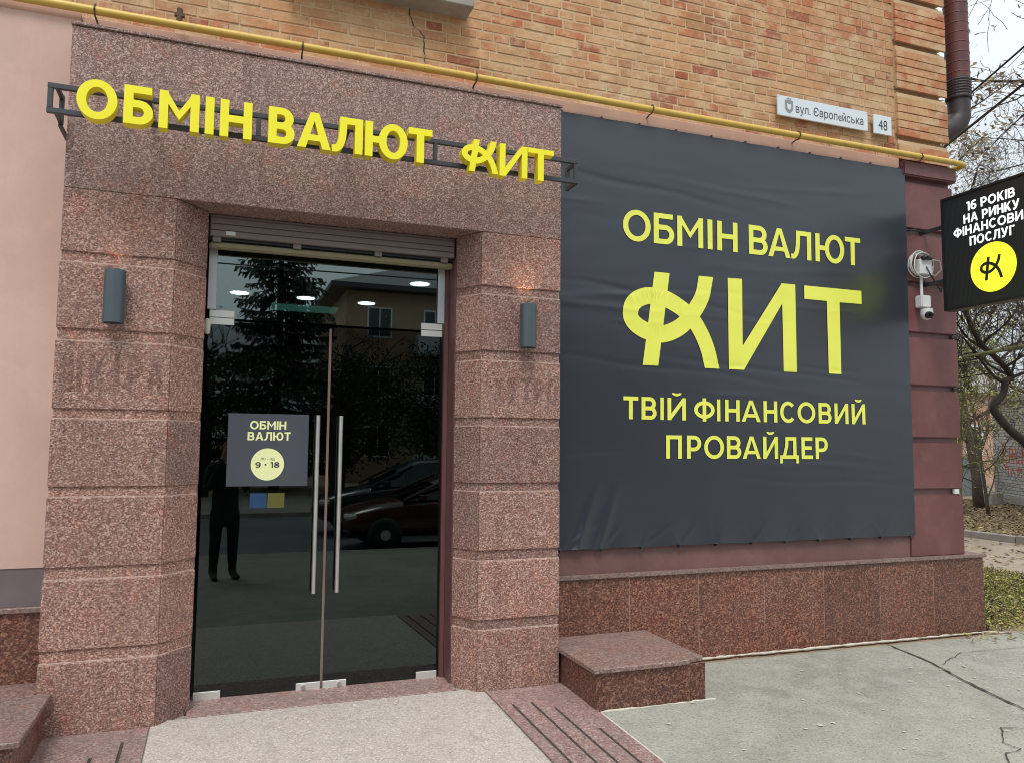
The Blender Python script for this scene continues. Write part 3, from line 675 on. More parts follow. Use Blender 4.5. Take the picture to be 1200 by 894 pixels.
for nm, x0, x1, m, lb in (('window_sticker', .195, .298, 'blue', 'small blue square sticker on the left door below the notice, coloured dark as if behind tinted glass'), ('window_sticker', .304, .408, 'yel2', 'small yellow square sticker on the left door below the notice, coloured dark as if behind tinted glass')):
    tag(MB().box(x0, x1, GY-.003, GY-.0006, 1.178, 1.272).build(nm, M[m]), lb, 'sticker')  # on the outer face; the glass dimming is in their colours

# ================================================================== WALL LAMPS
def wall_lamp(x, z0, z1, lb, en):
    t = empty('wall_lamp', (x, PF, (z0+z1)/2)); tag(t, lb, 'wall lamp', 'cylindrical wall lamps beside the door')
    h = (z1-z0)/2; r = .0555
    b = MB().lathe([(.004, h-.12), (r-.004, h-.118), (r-.004, h-.001), (r, h), (r, -h), (r-.004, -h), (r-.006, -h+.03), (.004, -h+.032)], (0, -.075, 0), 40).build('housing', M['lamp_grey'], t); smooth_angle(b)
    MB().box(-.03, .03, -.022, -.001, -.05, .05).build('wall_bracket', M['lamp_grey'], t, bevel=.003)
    MB().cyl((0, -.075, h-.13), .035, (0, 0, .004), 24).build('lens', M['bulb'], t)
    l = bpy.data.lights.new('lamp_beam', 'SPOT'); l.energy = en; l.color = (1, .66, .38); l.spot_size = R(80); l.spot_blend = 1; l.shadow_soft_size = .045
    o = bpy.data.objects.new('lamp_beam', l); COL.objects.link(o); o.parent = t; o.location = (0, -.075, h-.10); o.rotation_euler = (R(180), 0, 0)
wall_lamp(-.583, 2.255, 2.553, 'grey green cylinder wall lamp on the stone pier left of the door', 3.0)
wall_lamp(1.918, 2.245, 2.536, 'grey green cylinder wall lamp on the stone pier right of the door', 8.0)

# ================================================================== CHANNEL LETTER SIGN
sg = empty('shop_sign', (0, 0, 0)); tag(sg, 'row of yellow channel letters on a dark metal frame above the entrance', 'sign')
SY = 4.60
def chan(polys, name='letter'):
    mb = MB(); letter_mesh(mb, polys, lambda x, y, d: (x, SY + d, y), .07); raw_build(mb, name, [M['yellow'], M['yellow_side']], sg)
z0, z1 = 3.312, 3.526
for ch, a, b in (('О', -.779, -.583), ('Б', -.552, -.405), ('М', -.377, -.171), ('І', -.14, -.094), ('Н', -.062, .109), ('В', .199, .345), ('А', .36, .553), ('Л', .560, .739), ('Ю', .753, 1.012), ('Т', 1.018, 1.166)):
    chan(place_glyph(ch, a, b, z0, z1, .046))
chan(logo_k(1.357, 1.598, 3.304, 3.512)); chan(logo_it('И', 1.608, 1.798, 3.300, 3.510)); chan(logo_it('Т', 1.803, 1.983, 3.300, 3.510))
rl = lambda x0, x1, y0, y1, a, b: MB().box(x0, x1, y0, y1, a, b).build('frame_rail', M['metal_dark'], sg, bevel=.002)
FX0, FX1, FY = -.935, 2.205, 4.70
fz0, fz1 = 3.352, 3.517
rl(FX0, FX1, FY, FY+.025, fz1-.028, fz1); rl(FX0, FX1, FY, FY+.025, fz0, fz0+.028)
for x in (FX0, .135, 1.20, FX1-.028): rl(x+.001, x+.027, FY+.0015, FY+.0235, fz0+.028, fz1-.028)
for x in (FX0+.03, FX1-.015):
    rl(x, x+.024, 4.855, 4.88, fz0, fz1); rl(x+.002, x+.022, FY+.025, 4.855, fz1-.026, fz1-.002); rl(x+.002, x+.022, FY+.025, 4.855, fz0+.002, fz0+.026)
    rl(x*1.0 + (.0 if x < 0 else -.04), x+.022 + (.0 if x < 0 else -.04), 4.86, 5.20 if x < 0 else 4.944, fz0-.016, fz0-.002) if x < 0 else None
for x in (-.45, .66, 1.68): rl(x+.003, x+.023, FY+.025, 4.944, fz1-.026, fz1-.004)

# ================================================================== THE BUILDING WALLS
bld = empty('brick_building', (0, 0, 0)); tag(bld, 'brick building with buff weathered brickwork above a maroon ground floor pilaster and granite plinth', 'building')
wl = MB().box(-9, 6.2, 5.300, 5.6, 4.10, 8.5).build('wall', M['mortar'], bld)
MB().box(2.17, 5.645, 5.285, 5.6, -.1, 4.10).build('ground_floor_wall', M['maroon_ledge'], bld)
MB().box(-.98, 2.17, 5.405, 5.6, 2.90, 4.10).build('ground_floor_wall', M['maroon_ledge'], bld)
MB().box(6.0, 6.235, 5.6, 15, -.1, 8.5).build('side_wall', M['maroon_ledge'], bld)
MB().box(-9, 6.2, 5.6, 15, 8.3, 8.5).build('roof_slab', M['concrete'], bld)
MB().box(-9, -1.8, 14.8, 15, 0, 8.3).build('rear_wall', M['band'], bld)
MB().box(XL0, 5.64, 5.250, 5.30, 3.998, 4.186).build('plaster_band', M['band'], bld, bevel=.004)
# bricks
def brick_mesh(L, H, seed, mat):
    random.seed(seed); mb = MB().box(-L/2, L/2, 0, .024, 0, H)
    me = mb.mesh('brick', M[mat], bevel=.005)
    for v in me.vertices: v.co.x += random.uniform(-.003, .003); v.co.z += random.uniform(-.003, .003); v.co.y += random.uniform(-.0012, .0012)
    return me
BM = {}
def bmesh_for(kind, mat):
    L = {'s': .246, 'h': .118, 'q': .062, 't': .18}[kind]; s_ = random.randint(0, 2)
    key = (kind, mat, s_)
    if key not in BM:
        st = random.getstate(); BM[key] = brick_mesh(L, .0635, hash(kind) % 5 * 7 + s_, mat) if False else brick_mesh(L, .0635, ord(kind)*7 + s_, mat); random.setstate(st)
    return BM[key], L
from mathutils import noise as mnoise
def pick(x, z):
    n = mnoise.noise(Vector((x*.9, 3.1, z*1.6))) + (x-2.2)*.07 + random.uniform(-.42, .42)
    if random.random() < .05: return 'brick_red'
    if n > .56: return 'brick_red' if random.random() < .3 else 'brick_orange'
    if n > .28: return 'brick_orange' if random.random() < .5 else 'brick_tan'
    if n > -.08: return 'brick_tan'
    return 'brick_buff'
def visible(x, y, z):
    q = Vector((x, y, z-1.6)); d = q.dot(fw); u = 600+920.39*q.dot(rt)/d; v = 447-920.39*q.dot(up)/d
    return -25 < u < 1225 and v > -14
random.seed(11)
SING = []; REST = []
CH = .0737
def lay(x, y, z, kind, mat, proud=0.0):
    (SING if visible(x, y, z+.03) else REST).append((x, y - proud - random.uniform(0, .004), z, kind, mat))
rows = int((8.3-4.19)/CH)
for r_ in range(rows):
    z = 4.192 + r_*CH
    if z > 6.4: break
    x = -2.2 + (0.0 if r_ % 2 else .065) - random.uniform(0, .02); k_ = 0
    heads = (r_ % 4 == 1)
    while x < 5.60:
        kind = 'h' if (heads or random.random() < .13) else 's'
        L = .118 if kind == 'h' else .246
        if x + L > 5.66: kind = 'h'; L = .118
        if x + L > 5.70: break
        if not (0.36 < x + L/2 < 1.52 and z > 4.66):
            lay(x+L/2, 5.3005, z, kind, pick(x, z))
        x += L + .0105 + random.uniform(-.002, .003)
# quoin: bands of five proud courses and one recessed
QX0, QX1 = 5.645, 6.245
r_ = 0; z = 4.192
lim = [4.437, 4.884, 5.319, 5.76]
row = 0
while z < 6.3:
    ph = (z + .035 - 4.437) % .4425
    rec = ph > .4425 - .065
    pr = .0 if rec else .045
    pat = (['s', 's', 'h'] if row % 2 else ['h', 's', 's'])
    x = QX0
    for kind in pat:
        L = .118 if kind == 'h' else .246
        m_ = 'brick_orange' if random.random() < (.34 if not rec else .05) else pick(x-.6, z)
        lay(x+L/2 - (.02 if rec else 0), 5.298, z, kind, m_, pr)
        x += L - .003
    # return face bricks on the corner
    z += CH; row += 1
print('bricks', len(SING), len(REST))
if len(SING) > 296: 
    SING.sort(key=lambda b: math.dist(b[:3], (0, 0, 1.6))); REST += SING[296:]; SING = SING[:296]
for (x, y, z, kind, mat) in SING:
    me, L = bmesh_for(kind, mat)
    link('brick', me, wl, (x, y - .003, z), (random.uniform(-.004, .004), random.uniform(-.006, .006), random.uniform(-.006, .006)))
mb = MB(); mats = ['brick_buff', 'brick_tan', 'brick_orange', 'brick_red']
for (x, y, z, kind, mat) in REST:
    L = .118 if kind == 'h' else .246; mb.cur = mats.index(mat); mb.box(x-L/2, x+L/2, y-.003, y+.02, z, z+.0635)
o = mb.build('upper_brickwork', [M[m] for m in mats], wl); o['kind'] = 'stuff'
zz = 4.19
while zz < 6.3:      # solid mortar backing of the proud quoin bands
    a = max(zz, 4.437 - .4425 + .4425*round((zz-4.437+.4425)/.4425 - .499) ) if False else zz
    break
for i in range(-1, 5):
    b0 = 4.437 + .4425*i
    za, zb_ = max(4.192, b0 + .002), b0 + .4425 - .068
    MB().box(QX0+.004, QX1+.002, 5.262, 5.60, za, zb_).build('quoin_core', M['mortar'], wl)
cp = [(1.145, 4.80), (1.16, 4.637), (1.186, 4.566), (1.224, 4.542), (1.269, 4.494), (1.264, 4.423), (1.278, 4.318), (1.30, 4.25)]
mb = MB(); random.seed(17); P = []
for a, b in zip(cp, cp[1:]):
    for i in range(3): P.append((a[0]+(b[0]-a[0])*i/3+random.uniform(-.006, .006), a[1]+(b[1]-a[1])*i/3))
vs = []
for x, z in P:
    w_ = random.uniform(.0015, .005); vs += [(x-w_, 5.2928, z), (x+w_, 5.2928, z)]
mb.add(vs, [(2*i, 2*i+1, 2*i+3, 2*i+2) for i in range(len(P)-1)]); mb.build('wall_crack', M['crack'], wl)
# upper window sill
MB().box(.30, 1.585, 5.115, 5.36, 4.685, 4.745).build('window_sill', M['concrete'], bld, bevel=.006)
wn_ = MB().box(.42, 1.46, 5.28, 5.301, 4.746, 6.3).build('window', M['white_paint'], bld)
MB().box(.50, 1.38, 5.272, 5.279, 4.83, 6.2).build('pane', M['car_glass'], wn_)

# pilaster
pil = MB().box(5.650, 6.262, 5.2835, 5.31, .66, 4.19).build('pilaster', M['maroon_ledge'], bld)
PX0, PX1, PY = 5.645, 6.272, 5.250
pz = [.662, 1.189, 1.646, 2.106, 2.578, 3.033, 3.508, 3.985]; pt_ = [1.189, 1.646, 2.106, 2.578, 3.033, 3.508, 3.985]
bl = [(.662, 1.189), (1.242, 1.646), (1.692, 2.106), (2.153, 2.578), (2.625, 3.033), (3.08, 3.508), (3.564, 3.985)]
for a, b in bl: MB().box(PX0, PX1, PY, 5.60, a, b).build('rendered_block', M['maroon'], pil, bevel=.006, seg=2)
MB().box(PX0+.002, PX1+.012, PY-.045, 5.60, 4.03, 4.165).build('cap', M['maroon'], pil, bevel=.012, seg=2)
# plinth
pln = MB().box(2.195, 6.42, 5.245, 5.30, -.1, .635).build('plinth', M['concrete'], bld)
sx = [2.192, 2.871, 3.465, 4.069, 4.656, 5.245, 5.843, 6.438]
for a, b in zip(sx, sx[1:]):
    MB().box(a+.0022, b-.0022, 5.212, 5.244, -.06, .632).build('granite_tile', M['granite_polished'], pln, bevel=.001)
    if b < 6.4: MB().box(b-.0021, b+.0021, 5.2135, 5.243, -.05, .63).build('joint', M['joint'], pln)
MB().box(6.415, 6.437, 5.246, 9.0, -.06, .632).build('granite_tile', M['granite_polished'], pln, bevel=.002)
MB().box(6.235, 6.413, 5.30, 9.0, -.06, .632).build('core', M['concrete'], pln)
MB().box(2.192, 6.465, 5.190, 5.60, .634, .660).build('ledge', M['granite_top'], pln, bevel=.005, seg=2)
lw_ = MB().box(2.192, PX0-.002, 5.262, 5.284, .661, .85).build('sill_wall', M['maroon_ledge'], bld)

# pink neighbour wall
pk = empty('pink_wall', (0, 0, 0)); tag(pk, 'smooth pink stucco wall left of the granite entrance', 'wall')
MB().box(-9, -.880, 5.20, 5.40, .875, 4.13).build('stucco_face', M['pink'], pk)
MB().box(-9, -.882, 5.205, 5.40, .66, .874).build('base_band', M['grey_strip'], pk)
MB().box(-9, -.884, 5.215, 5.40, 4.131, 4.19).build('top_band', M['band'], pk)
MB().box(-9, -.860, 5.17, 5.40, .628, .659).build('ledge', M['granite_top'], pk, bevel=.004)
for a, b in ((-3.2, -2.06), (-2.057, -1.46), (-1.457, -.862)): MB().box(a, b, 5.192, 5.22, -.06, .626).build('granite_tile', M['granite_polished'], pk, bevel=.002)
MB().box(-9, -3.2, 5.192, 5.40, -.06, .626).build('granite_tile', M['granite_polished'], pk)

# ================================================================== GRANITE STEPS
def step(lb, poly_top, poly_base, zt):
    t = empty('granite_step', (sum(p[0] for p in poly_top)/len(poly_top), 4.8, 0)); tag(t, lb, 'step', 'granite steps beside the entrance')
    ox, oy = t.location.x, t.location.y; sh = lambda P: [(x-ox, y-oy) for x, y in P]
    MB().prism(sh(poly_top), zt-.030, zt).build('top_slab', M['granite_top'], t, bevel=.004)
    MB().prism(sh(poly_base), -.12, zt-.031).build('base', M['granite_polished'], t, bevel=.002)
    return t
chip = [(2.992, 4.462), (2.962, 4.448), (2.948, 4.456), (2.91, 4.434), (2.885, 4.438), (2.86, 4.412), (2.81, 4.408), (2.79, 4.401)]
step('small red granite step right of the door, its slab chipped at the outer corner', [(2.182, 4.400), (2.182, 4.943), (2.196, 4.943), (2.196, 5.209), (2.994, 5.209)] + chip,
     [(2.205, 4.425), (2.205, 4.943), (2.21, 4.943), (2.21, 5.209), (2.985, 5.209), (2.985, 4.425)], .243)
step('red granite step at the far left below the pink wall', [(-1.75, 4.21), (-1.75, 5.189), (-.882, 5.189), (-.882, 4.943), (-.80, 4.943), (-.80, 4.21)],
     [(-1.74, 4.24), (-1.74, 5.189), (-.89, 5.189), (-.89, 4.943), (-.83, 4.943), (-.83, 4.24)], .24)
tag(bead('mortar_bead', [(3.0, 5.206), (4.2, 5.204), (5.3, 5.204), (6.44, 5.202), (6.52, 5.15), (6.62, 5.10)], .013), 'pale line of mortar where the granite plinth meets the asphalt', 'mortar line')
tag(bead('mortar_bead', [(2.23, 4.412), (2.6, 4.416), (3.01, 4.418), (3.05, 4.405)], .010), 'pale line of mortar along the foot of the chipped granite step', 'mortar line')

# ================================================================== BANNER
bn = empty('vinyl_banner', (0, 0, 0)); tag(bn, 'large dark grey banner with yellow Ukrainian exchange office lettering stretched over the window', 'banner')
BX0, BX1, BZ0, BZ1, BY = 2.20, 5.672, .842, 4.086, 5.232
random.seed(21)
folds = []
for i in range(26):
    zc = random.uniform(BZ0+.2, BZ1-.1); xc = random.uniform(BX0, BX1)
    folds.append((xc, zc, random.uniform(.25, 1.0), random.uniform(-.12, .05), random.uniform(.0008, .0024) * random.choice((1, 1, -1)), random.uniform(.012, .03), random.uniform(2, 7)))
def bh(x, z):
    h = 0
    for xc, zc, hl, sl, am, wd, fr in folds:
        u_ = (x-xc)/hl
        if abs(u_) > 1.6: continue
        d = (z - zc - sl*(x-xc) - .012*sin(fr*(x-xc)))/wd
        if abs(d) > 3.5: continue
        h += am * math.exp(-d*d) * math.exp(-u_**4)
    h += .0035*sin(x*1.7+z*.9) + .0025*sin(z*3.1+x*.5)
    b = max(0, 1 - (z-BZ0)/.42)                                 # gathers between the bottom fixings
    h += b*b * .010 * abs(sin((x-BX0)*7.4 + (z-BZ0)*1.6*(1 if x < 3.6 else -.4)))**2
    if z < BZ0 + .32:
        kx = round((x - BX0 - .12)/.33); q = BZ0 + 0.0
        for kk in (kx-1, kx, kx+1):
            fx = BX0 + .12 + kk*.33
            for sl_, am_, le_ in (((.9, .006, .22), (-.7, .004, .14)) if kk % 2 else ((.55, .004, .15), (1.6, .005, .26))):
                u_ = (z-q); d_ = (x - fx - u_*sl_)/(.008+.07*u_)
                if abs(d_) < 3: h += am_*math.exp(-d_*d_)*max(0, 1-u_/le_)
    for cx in (2.45, 2.62): h += .016*math.exp(-((x-cx-(z-BZ0)*.35)/.035)**2) * max(0, 1-(z-BZ0)/.5)
    t = max(0, 1-(BZ1-z)/.12); h += t*t*.005*abs(sin((x-BX0)*9.5))
    return max(0.0, h + .006)
nx, nz_ = 230, 220
mb = MB(); vs = []
for j in range(nz_+1):
    for i in range(nx+1):
        x = BX0+(BX1-BX0)*i/nx; z = BZ0+(BZ1-BZ0)*j/nz_
        zz = z - (.006*abs(sin((x-BX0)*9.5)) if j == nz_ else 0) + (.008*abs(sin((x-BX0)*7.4)) if j == 0 else 0)
        vs.append((x, BY - bh(x, z), zz))
fs = [(j*(nx+1)+i, j*(nx+1)+i+1, (j+1)*(nx+1)+i+1, (j+1)*(nx+1)+i) for j in range(nz_) for i in range(nx)]
mb.add(vs, fs); me_s = mb.build('sheet', M['vinyl'], bn, smooth=True)
MB().box(BX0+.01, BX1-.004, BY+.006, 5.284, BZ0+.01, BZ1-.01).build('backing_frame', M['black'], bn)
def btext(name, cells, z0, z1, sw):
    mb = MB(); f = lambda x, y, d: (x, BY - bh(x, y) - .0048, y)
    for c in cells: letter_mesh(mb, c, f, 0, .028)
    o = raw_build(mb, name, M['yellow_print'], bn)
    me = o.data
    for p in me.polygons: p.use_smooth = True
    ns = []
    for v in me.vertices:
        x, z = v.co.x, v.co.z; gx = (bh(x+.004, z)-bh(x-.004, z))/.008; gz_ = (bh(x, z+.004)-bh(x, z-.004))/.008
        ns.append(Vector((-gx, -1, -gz_)).normalized())
    if me.polygons and sum(p.normal.y for p in me.polygons) > 0: me.flip_normals()
    me.normals_split_custom_set_from_vertices(ns)
def cells(txt, ex, z0, z1, sw): return [place_glyph(c, a, b, z0, z1, sw) for c, (a, b) in zip(txt, ex)]
btext('lettering', cells('ОБМІНВАЛЮТ', [(2.826, 3.067), (3.094, 3.278), (3.305, 3.543), (3.585, 3.631), (3.676, 3.871), (3.981, 4.167), (4.172, 4.398), (4.405, 4.613), (4.657, 4.964), (4.972, 5.14)], 3.157, 3.398, .046), 0, 0, 0) if False else None
for txt, ex, a, b, sw in (('ОБМІНВАЛЮТ', [(2.826, 3.067), (3.094, 3.278), (3.305, 3.543), (3.585, 3.631), (3.676, 3.871), (3.981, 4.167), (4.172, 4.398), (4.405, 4.613), (4.657, 4.964), (4.972, 5.14)], 3.157, 3.398, .045),
    ('ТВІЙФІНАНСОВИЙ', [(2.825, 2.951), (2.979, 3.109), (3.142, 3.171), (3.204, 3.367), (3.441, 3.628), (3.65, 3.681), (3.725, 3.863), (3.88, 4.063), (4.093, 4.228), (4.256, 4.407), (4.431, 4.613), (4.647, 4.782), (4.815, 4.962), (4.998, 5.145)], 1.796, 1.966, .033),
    ('ПРОВАЙДЕР', [(3.191, 3.329), (3.375, 3.503), (3.53, 3.712), (3.738, 3.873), (3.885, 4.060), (4.083, 4.229), (4.248, 4.435), (4.464, 4.579), (4.608, 4.736)], 1.503, 1.680, .033)):
    btext('lettering', cells(txt, ex, a, b, sw), 0, 0, 0)
btext('logo_lettering', [logo_k(2.819, 3.678, 2.206, 2.934), logo_it('И', 3.768, 4.439, 2.208, 2.940), logo_it('Т', 4.532, 5.142, 2.210, 2.940)], 0, 0, 0)
mb = MB()
x = BX0 + .12
while x < BX1:
    mb.box(x-.006, x+.006, BY-.006, BY+.02, BZ1-.006, BZ1+.012); mb.box(x-.006, x+.006, BY-.012, BY+.02, BZ0-.012, BZ0+.004); x += .33
mb.build('fixing_clip', M['metal_dark'], bn)

# ================================================================== STREET PLATES
def plate3(name, x0, x1, z0, z1, lb, cat):
    t = MB().box(x0, x1, 5.245, 5.262, z0, z1).build(name, M['white_paint'], None, bevel=.003); tag(t, lb, cat); return t
px = plate3('street_name_plate', 4.312, 5.285, 4.385, 4.560, 'pale street name plate with a small crest on the brick wall', 'street sign')
# plates are level; perspective tilts them in the photograph
font_text('вул. Європейська', .104, (4.862, 5.2435, 4.466), (R(90), 0, 0), M['plate_ink'], 'lettering', px, .84)
em = MB(); em.add([(4.385, 5.2438, 4.525), (4.385, 5.2438, 4.45), (4.405, 5.2438, 4.425), (4.428, 5.2438, 4.412), (4.451, 5.2438, 4.425), (4.471, 5.2438, 4.45), (4.471, 5.2438, 4.525), (4.428, 5.2438, 4.533)], [tuple(range(8))])
em.build('crest', M['plate_grey'], px)
cr = MB().add([(4.408, 5.2428, 4.50), (4.408, 5.2428, 4.46), (4.428, 5.2428, 4.44), (4.448, 5.2428, 4.46), (4.448, 5.2428, 4.50), (4.428, 5.2428, 4.488)], [tuple(range(6))]).build('crest_shield', M['white_paint'], px)
for dx in (-.018, 0, .018): MB().cyl((4.428+dx, 5.2436, 4.54+.004*(dx == 0)), .007, (0, .003, 0), 10).build('crest_crown', M['plate_grey'], px)
for x in (4.325, 5.272):
    for z in (4.398, 4.547): MB().cyl((x, 5.242, z), .005, (0, .004, 0), 8).build('screw', M['steel'], px)
p2 = plate3('house_number_plate', 5.355, 5.560, 4.382, 4.556, 'small square house number plate beside the street name plate', 'number plate')
font_text('48', .13, (5.457, 5.2435, 4.465), (R(90), 0, 0), M['plate_ink'], 'lettering', p2, .82)

# ================================================================== GAS PIPE, DOWNPIPE, CABLES
gp = empty('gas_pipe', (0, 0, 0)); tag(gp, 'long yellow gas pipe running along the wall under the brickwork', 'pipe')
mb = MB(); P = []
x = -9
while x < 6.30: P.append((x, 5.165, 4.195 + .004*sin(x*1.3))); x += .4
P += [(6.30, 5.165, 4.196), (6.335, 5.175, 4.196), (6.352, 5.20, 4.196), (6.355, 5.24, 4.196), (6.355, 7.0, 4.20)]
mb.tube(P, .0255, 14); smooth_angle(mb.build('pipe_run', M['gas'], gp), .9)
for x in (-.80, .42, 1.62, 3.05, 4.45, 5.8):
    m2 = MB(); m2.tube([(x, 5.20, 4.165), (x, 5.165, 4.160), (x, 5.131, 4.190), (x, 5.145, 4.222), (x, 5.17, 4.229)], .005, 6); m2.tube([(x, 5.20, 4.165), (x+.01, 5.305, 4.15)], .006, 6)
    m2.build('pipe_hook', M['rust'], gp)
MB().cyl((1.24, 5.165, 4.199), .0285, (.05, 0, 0), 14).build('weld_collar', M['gas'], gp)
v = MB(); v.cyl((-.33, 5.165, 4.21), .018, (0, 0, .09), 10); v.box(-.36, -.30, 5.15, 5.18, 4.25, 4.265); v.build('branch_stub', M['rust'], gp)
dp = empty('downpipe', (6.60, 5.5, 5)); tag(dp, 'reddish brown rain downpipe with a dark elbow at the brick corner', 'downpipe'); dp.location = (0, 0, 0)
DX, DY = 6.700, 5.50
mb = MB().cyl((DX, DY, 5.19), .110, (0, 0, 3.1), 24); smooth_angle(mb.build('pipe_run', M['downpipe'], dp))
mb = MB()
for i in range(30): mb.lathe([(.1105, 0), (.1135, .006), (.1105, .012)], (DX, DY, 5.26+.1*i), 24)
mb.build('seam_ring', M['downpipe'], dp)
mb = MB()
for i in range(6): mb.lathe([(.112, 0), (.119, .012), (.112, .024)], (DX, DY, 5.04+.027*i), 24)
mb.lathe([(.112, -.02), (.112, .19)], (DX, DY, 5.02), 24)
mb.build('ribbed_collar', M['pipe_dark'], dp)
mb = MB().tube([(DX, DY, 5.03), (DX, DY, 4.84), (DX-.02, DY+.01, 4.79), (DX-.09, DY+.02, 4.72), (DX-.30, DY+.04, 4.62)], [.105, .105, .108, .108, .105], 20); smooth_angle(mb.build('elbow', M['pipe_dark'], dp), .9)
MB().lathe([(.118, -.014), (.121, 0), (.118, .014)], (DX, DY, 5.02), 24).build('clamp', M['pipe_dark'], dp)
def cable(pts, r, lb, name='overhead_cable', mat='black', n=6, group=None):
    o = MB().tube(pts, r, n).build(name, M[mat], None, smooth=True); return tag(o, lb, 'cable', group)
def sag(a, b, s_, n=16): return [tuple(a[i]+(b[i]-a[i])*t/n - (4*s_*(t/n)*(1-t/n) if i == 2 else 0) for i in range(3)) for t in range(n+1)]
cable(sag((6.30, 5.34, 4.42), (2.2, -12, 8.2), .25), .0125, 'black cable leaving the brick corner just below the downpipe elbow')
cable(sag((8.9, 8.6, 5.62), (2.8, -12, 9.2), .3), .0125, 'black cable passing behind the downpipe above the elbow')

# ================================================================== BLADE SIGN
bs = empty('projecting_sign', (0, 0, 0)); tag(bs, 'black square lit sign with white lettering and a yellow disc projecting from the pilaster', 'sign')
FXB = 5.850; Yw, Yo, Zb, Zt = 5.010, 4.082, 2.775, 3.762
cab = MB().box(FXB+.002, FXB+.11, Yo, Yw, Zb, Zt).build('cabinet', M['black'], bs, bevel=.004)
MB().box(FXB-.002, FXB+.0015, Yo+.022, Yw-.022, Zb+.022, Zt-.022).build('led_face', M['led_face'], bs)
for a in ((Yo, Yo+.02, Zb, Zt), (Yw-.02, Yw, Zb, Zt), (Yo+.02, Yw-.02, Zb, Zb+.02), (Yo+.02, Yw-.02, Zt-.02, Zt)):
    MB().box(FXB-.010, FXB+.0015, *a).build('frame_rail', M['black'], bs)
fb = lambda x, y, d: (FXB-.0035, 4.545 - x, y)
mb = MB()
for txt, z, wd in (('16 РОКІВ', 3.592, .43), ('НА РИНКУ', 3.489, .50), ('ФІНАНСОВИХ', 3.391, .70), ('ПОСЛУГ', 3.290, .40)): text_line(txt, 0, z, .078, wd, .017, fb, mb)
raw_build(mb, 'lettering', M['led_white'], bs)
dsc = MB().cyl((FXB-.0025, 4.543, 3.070), .203, (-.001, 0, 0), 48).build('logo_disc', M['led_yellow'], bs)
mb = MB(); letter_mesh(mb, logo_k(-.118+.0, .085+.005, 2.968, 3.160, .10), lambda x, y, d: (FXB-.0048, 4.545 - x, y)); raw_build(mb, 'logo_mark', M['led_face'], bs)
for z in (3.535, 3.057): MB().box(FXB+.04, FXB+.07, Yw, 5.286, z-.014, z+.014).build('arm', M['metal_dark'], bs)

# ================================================================== CCTV
cc_ = empty('security_camera', (5.83, 5.25, 2.8)); tag(cc_, 'white dome security camera hanging below a junction box on the maroon pilaster', 'security camera'); cc_.location = (0, 0, 0)
MB().cyl((5.825, 5.222, 2.94), .013, (0, 0, .20), 10).build('conduit', M['white_plastic'], cc_)
MB().box(5.77, 5.88, 5.17, 5.248, 2.835, 2.945).build('mount_box', M['white_plastic'], cc_, bevel=.008, seg=2)
mb = MB().lathe([(.012, .05), (.05, .045), (.052, .0), (.048, -.02), (.030, -.045), (.004, -.052)], (5.825, 5.175, 2.775), 22); smooth_angle(mb.build('dome_housing', M['white_plastic'], cc_), .8)
mb = MB().tube([(5.812, 5.15, 2.765), (5.80, 5.118, 2.757)], [.034, .030], 20); mb.build('lens_ring', M['black'], cc_)
MB().tube([(5.7995, 5.117, 2.757), (5.799, 5.115, 2.757)], [.012, .012], 14).build('lens', M['car_glass'], cc_)
jb = empty('junction_box', (5.83, 5.25, 3.2)); tag(jb, 'white junction box wrapped in loops of white cable above the dome camera', 'junction box'); jb.location = (0, 0, 0)
MB().box(5.765, 5.905, 5.17, 5.248, 3.13, 3.27).build('box', M['white_plastic'], jb, bevel=.008, seg=2)
mb = MB(); random.seed(3)
for k in range(5):
    cx, cz, ra = 5.80 + random.uniform(-.015, .025), 3.215 + random.uniform(-.015, .02), random.uniform(.095, .125); y_ = 5.235 - k*.013
    mb.tube([(cx + ra*cos(a*pi/12)*(1+.05*sin(a)), y_, cz + ra*sin(a*pi/12)) for a in range(25)], .0055, 6)
mb.tube([(5.9, 5.17, 3.27), (5.97, 5.15, 3.26), (6.0, 5.16, 3.19), (5.95, 5.18, 3.13), (5.88, 5.2, 3.15)], .006, 6)
mb.build('cable_loops', M['white_cable'], jb, smooth=True)
mb = MB().tube([(5.78, 5.16, 3.27), (5.82, 5.15, 3.285), (5.88, 5.16, 3.28)], .02, 8); mb.build('adapter', M['black'], jb, smooth=True)
cable([(5.83, 5.165, 3.2), (5.86, 5.15, 3.12), (5.95, 5.17, 3.06), (6.06, 5.22, 3.0), (6.12, 5.26, 3.05)], .006, 'thin black cable hanging from the junction box toward the projecting sign', 'sign_cable')
cable([(5.67, 5.24, 3.54), (5.72, 5.23, 3.53), (5.76, 5.235, 3.545), (5.90, 5.235, 3.53)], .008, 'short black cable in the top groove of the pilaster', 'sign_cable')
for z, lb in ((3.055, 'third'), (2.60, 'fourth'), (2.13, 'fifth')):
    mb = MB().box(6.205, 6.268, 5.256, 5.271, z-.010, z+.010); mb.tube([(6.20, 5.25, z), (6.26, 5.245, z+.02), (6.31, 5.26, z), (6.29, 5.3, z-.05)], .006, 6)
    tag(mb.build('cable_clip', M['black']), 'black clip with cable end at the pilaster edge, %s groove from the top' % lb, 'clip', 'clips in the pilaster grooves')
tag(MB().box(6.17, 6.225, 5.248, 5.271, 1.195, 1.238).build('cable_clip', M['white_plastic']), 'white clip in the lowest groove at the edge of the pilaster', 'clip', 'clips in the pilaster grooves')
